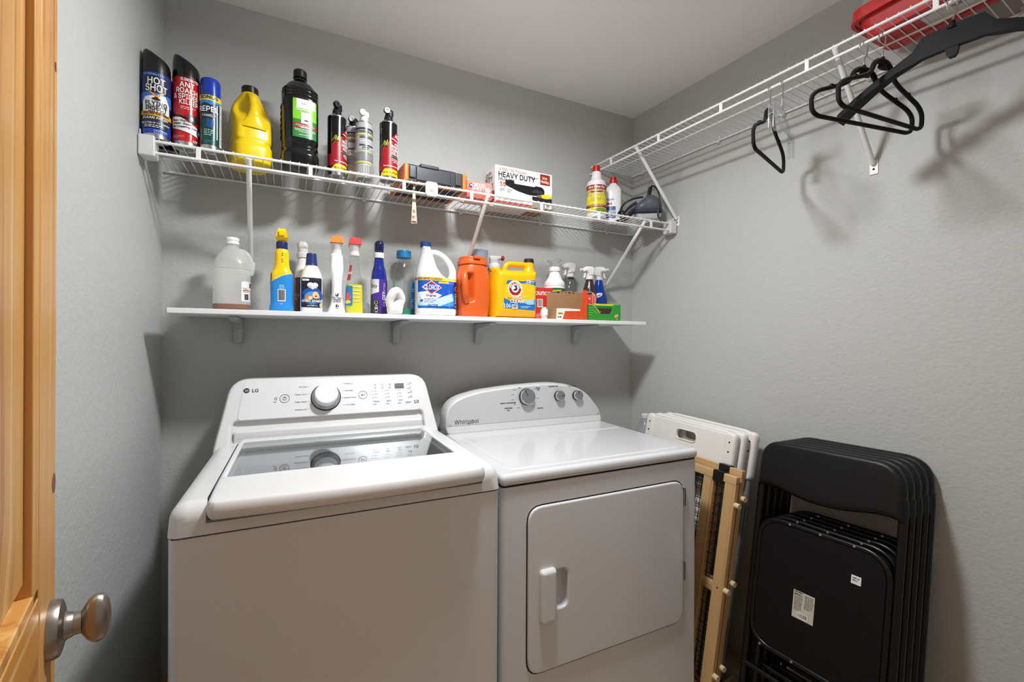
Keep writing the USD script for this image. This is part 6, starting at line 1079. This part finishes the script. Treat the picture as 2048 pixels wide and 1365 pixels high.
c2 = black_chair('second black folding chair, directly behind the frontmost one with the paper label', 1.410)
for k, w in ((2, 'middle black folding chair of the stack leaning on the right wall'), (3, 'black folding chair next to last in the stack, towards the wall'), (4, 'rearmost black folding chair, against the grey right wall')):
    dup(c2, w, (1.372 + 0.038 * k, 0.826, FLOOR), (0, 9.4, math.degrees(math.atan(KR))))
# white folding chairs
GTUBE = mat('grey_enamel_tube', (150, 152, 154), 0.35, 0.4); CREAM = mat('white_chair_plastic', (232, 230, 226), 0.4)
def white_chair(label, x, y):
    t = tilt_thing('white_folding_chair', label, 'folding chair', x, y, 9.0, 3.0, group='white folding chairs behind the wooden gate')
    part(t, 'frame', yzt(rpath([(-0.203, 0.008), (-0.203, 0.930), (0.203, 0.930), (0.203, 0.008)], 0.05, 8), 0.0115), GTUBE, label='grey tube frame', smooth=60)
    slot = rrect(-0.048, 0.880, 0.048, 0.918, 0.018)
    bk = part(t, 'backrest', yz(rrect(-0.180, 0.775, 0.180, 0.948, 0.012).difference(slot), 0.010, 0.004, 0.014, -0.008), CREAM, smooth=50)
    part(bk, 'slot_rim', yz(slot.buffer(0.005).difference(slot), 0.016, 0.0024, 0.006, -0.008), CREAM, smooth=50)
    part(bk, 'top_edge', yzt(rpath([(-0.19, 0.945), (-0.17, 0.951), (0.17, 0.951), (0.19, 0.945)], 0.01, 4), 0.009, -0.002), CREAM, smooth=60)
    for s in (-1, 1):
        c = part(t, 'corner_cap', yz(rpoly([(s * 0.172, 0.770), (s * 0.221, 0.770), (s * 0.221, 0.956), (s * 0.172, 0.956)], 0.022), 0.034, 0.010, 0.008, 0.0), CREAM, smooth=60)
        for z_ in (0.918, 0.882): part(c, 'screw', lathe([(0, 0), (0.0035, 0), (0.003, 0.001), (0, 0.0012)], 10).apply_transform(trimesh.geometry.align_vectors([0, 0, 1], [-1, 0, 0])).apply_translation((-0.0172, s * 0.197, z_)), mat('screw_dark', (60, 60, 60), 0.4, 0.8))
    part(t, 'seat', yz(rrect(-0.178, 0.330, 0.178, 0.720, 0.05), 0.020, 0.009, 0.016, 0.006), CREAM, smooth=60)
    for s in (-1, 1):
        part(t, 'rear_leg', tube([(0.008, s * 0.17, 0.45), (0.006, s * 0.17, 0.008)], 0.009, 10), GTUBE, smooth=60)
        part(t, 'foot_cap', cyl((0, s * 0.203, 0), (0, s * 0.203, 0.03), 0.0135, 14), mat('rubber_foot', (24, 24, 24), 0.7))
    part(t, 'cross_bar', yzt([(-0.203, 0.16), (0.203, 0.16)], 0.0075), GTUBE, smooth=60)
    return t
w1 = white_chair('front white folding chair with an open hand slot, behind the wooden gate', 1.352, 1.405)
for k, (lab, dx, dy) in enumerate((('middle white folding chair, sandwiched between two others behind the gate', 0.036, -0.010), ('rear white folding chair, nearest the right wall, offset towards the black chairs', 0.084, -0.022))):
    dup(w1, lab, (1.352 + dx, 1.405 + dy, FLOOR), (3.0, 9.0, math.degrees(math.atan(KR))))
# pet gate
GW = wood('gate_wood', (172, 134, 88), (200, 164, 116), (214, 182, 138), 'z', 0.7); GWH = wood('gate_wood_along', (172, 134, 88), (200, 164, 116), (214, 182, 138), 'y', 0.7)
WIRE = mat('black_wire', (22, 20, 20), 0.4); BUMP = mat('cream_rubber', (214, 196, 156), 0.55)
t = thing('pet_gate', 'folded wooden pet gate with black wire mesh, leaning beside the dryer', 'pet gate', (1.297, 1.090, FLOOR), tilt=(1.4, 8.4, 0.0))
for k, (xo, zo, yo) in enumerate(((0.0, 0.0, 0.0), (0.034, 0.022, 0.006))):
    H_ = 0.812 + zo
    for y0 in (0.0, 0.092, 0.36):
        part(t, 'stile', rb((xo - 0.010, yo + y0, 0.001), (xo + 0.010, yo + y0 + 0.045, H_ - 0.02), 0.003, 8), GW, smooth=30)
    part(t, 'top_rail', rb((xo - 0.011, yo, H_ - 0.030), (xo + 0.011, yo + 0.405, H_), 0.003, 8), GWH, smooth=30)
    for z_ in (0.395, 0.03):
        part(t, 'rail', rb((xo - 0.008, yo + 0.03, z_), (xo + 0.008, yo + 0.38, z_ + 0.035), 0.003, 8), GWH, smooth=30)
    part(t, 'clip', rb((xo - 0.0145, yo + 0.050, H_ - 0.036), (xo + 0.0145, yo + 0.095, H_ + 0.004), 0.003, 8), BLACK_PL, label='black plastic clip', smooth=30)
    g = [cyl((xo + 0.002, yo + y_, 0.03), (xo + 0.002, yo + y_, H_ - 0.03), 0.0014, 6) for y_ in np.arange(0.052, 0.38, 0.030)] + [cyl((xo + 0.0045, yo + 0.04, z_), (xo + 0.0045, yo + 0.38, z_), 0.0014, 6) for z_ in np.arange(0.06, H_ - 0.04, 0.035)]
    part(t, 'wire_mesh', cat(*g), WIRE, smooth=60, kind='stuff')
    for z_ in (0.715, 0.42, 0.13):
        part(t, 'bumper', cyl((xo, yo - 0.018, z_ + zo), (xo, yo + 0.001, z_ + zo), 0.0095, 18), BUMP, label='cream rubber bumper', smooth=40)
    part(t, 'stile_screw', cyl((xo - 0.0112, yo + 0.022, 0.42), (xo - 0.008, yo + 0.022, 0.42), 0.003, 10), STEEL)
# clear jug in the corner, on a carton hidden behind the dryer
t = thing('storage_carton', 'plain brown cardboard carton in the corner behind the dryer, under the clear jug', 'box', (1.535, 1.705, FLOOR), 4)
part(t, 'carton', rb((-0.065, -0.09, 0), (0.065, 0.09, 0.672), 0.003, 8), KM)
part(t, 'tape', bx((-0.02, -0.0905, 0.40), (0.02, 0.0905, 0.6725)), mat('packing_tape', (190, 160, 110), 0.3))
t = thing('water_jug', 'clear plastic jug with white cap behind the dryer in the corner', 'jug', (1.552, 1.682, FLOOR + 0.673), -38)
jp2 = Prof([(0, 0.040, 0.040, 3), (0.004, 0.046, 0.046, 3), (0.130, 0.048, 0.048, 3), (0.160, 0.046, 0.046, 2.6), (0.20, 0.032, 0.032, 2.2), (0.228, 0.019), (0.238, 0.0165)])
b = part(t, 'body', jp2.mesh(40, 0.005), clear('pale_hdpe', (238, 240, 242), 0.2, 0.42, (224, 228, 230)), smooth=50)
part(t, 'cap', lathe([(0, 0.236), (0.0195, 0.236), (0.0195, 0.252), (0.017, 0.256), (0, 0.256)], 32), WHITE_PL, smooth=30)
part(t, 'handle', tube(spline([(0.018, 0.0, 0.224), (0.040, 0.0, 0.224), (0.050, 0, 0.19), (0.048, 0, 0.15)], 20), 0.0085, 12), clear('pale_hdpe', (238, 240, 242)), smooth=60)
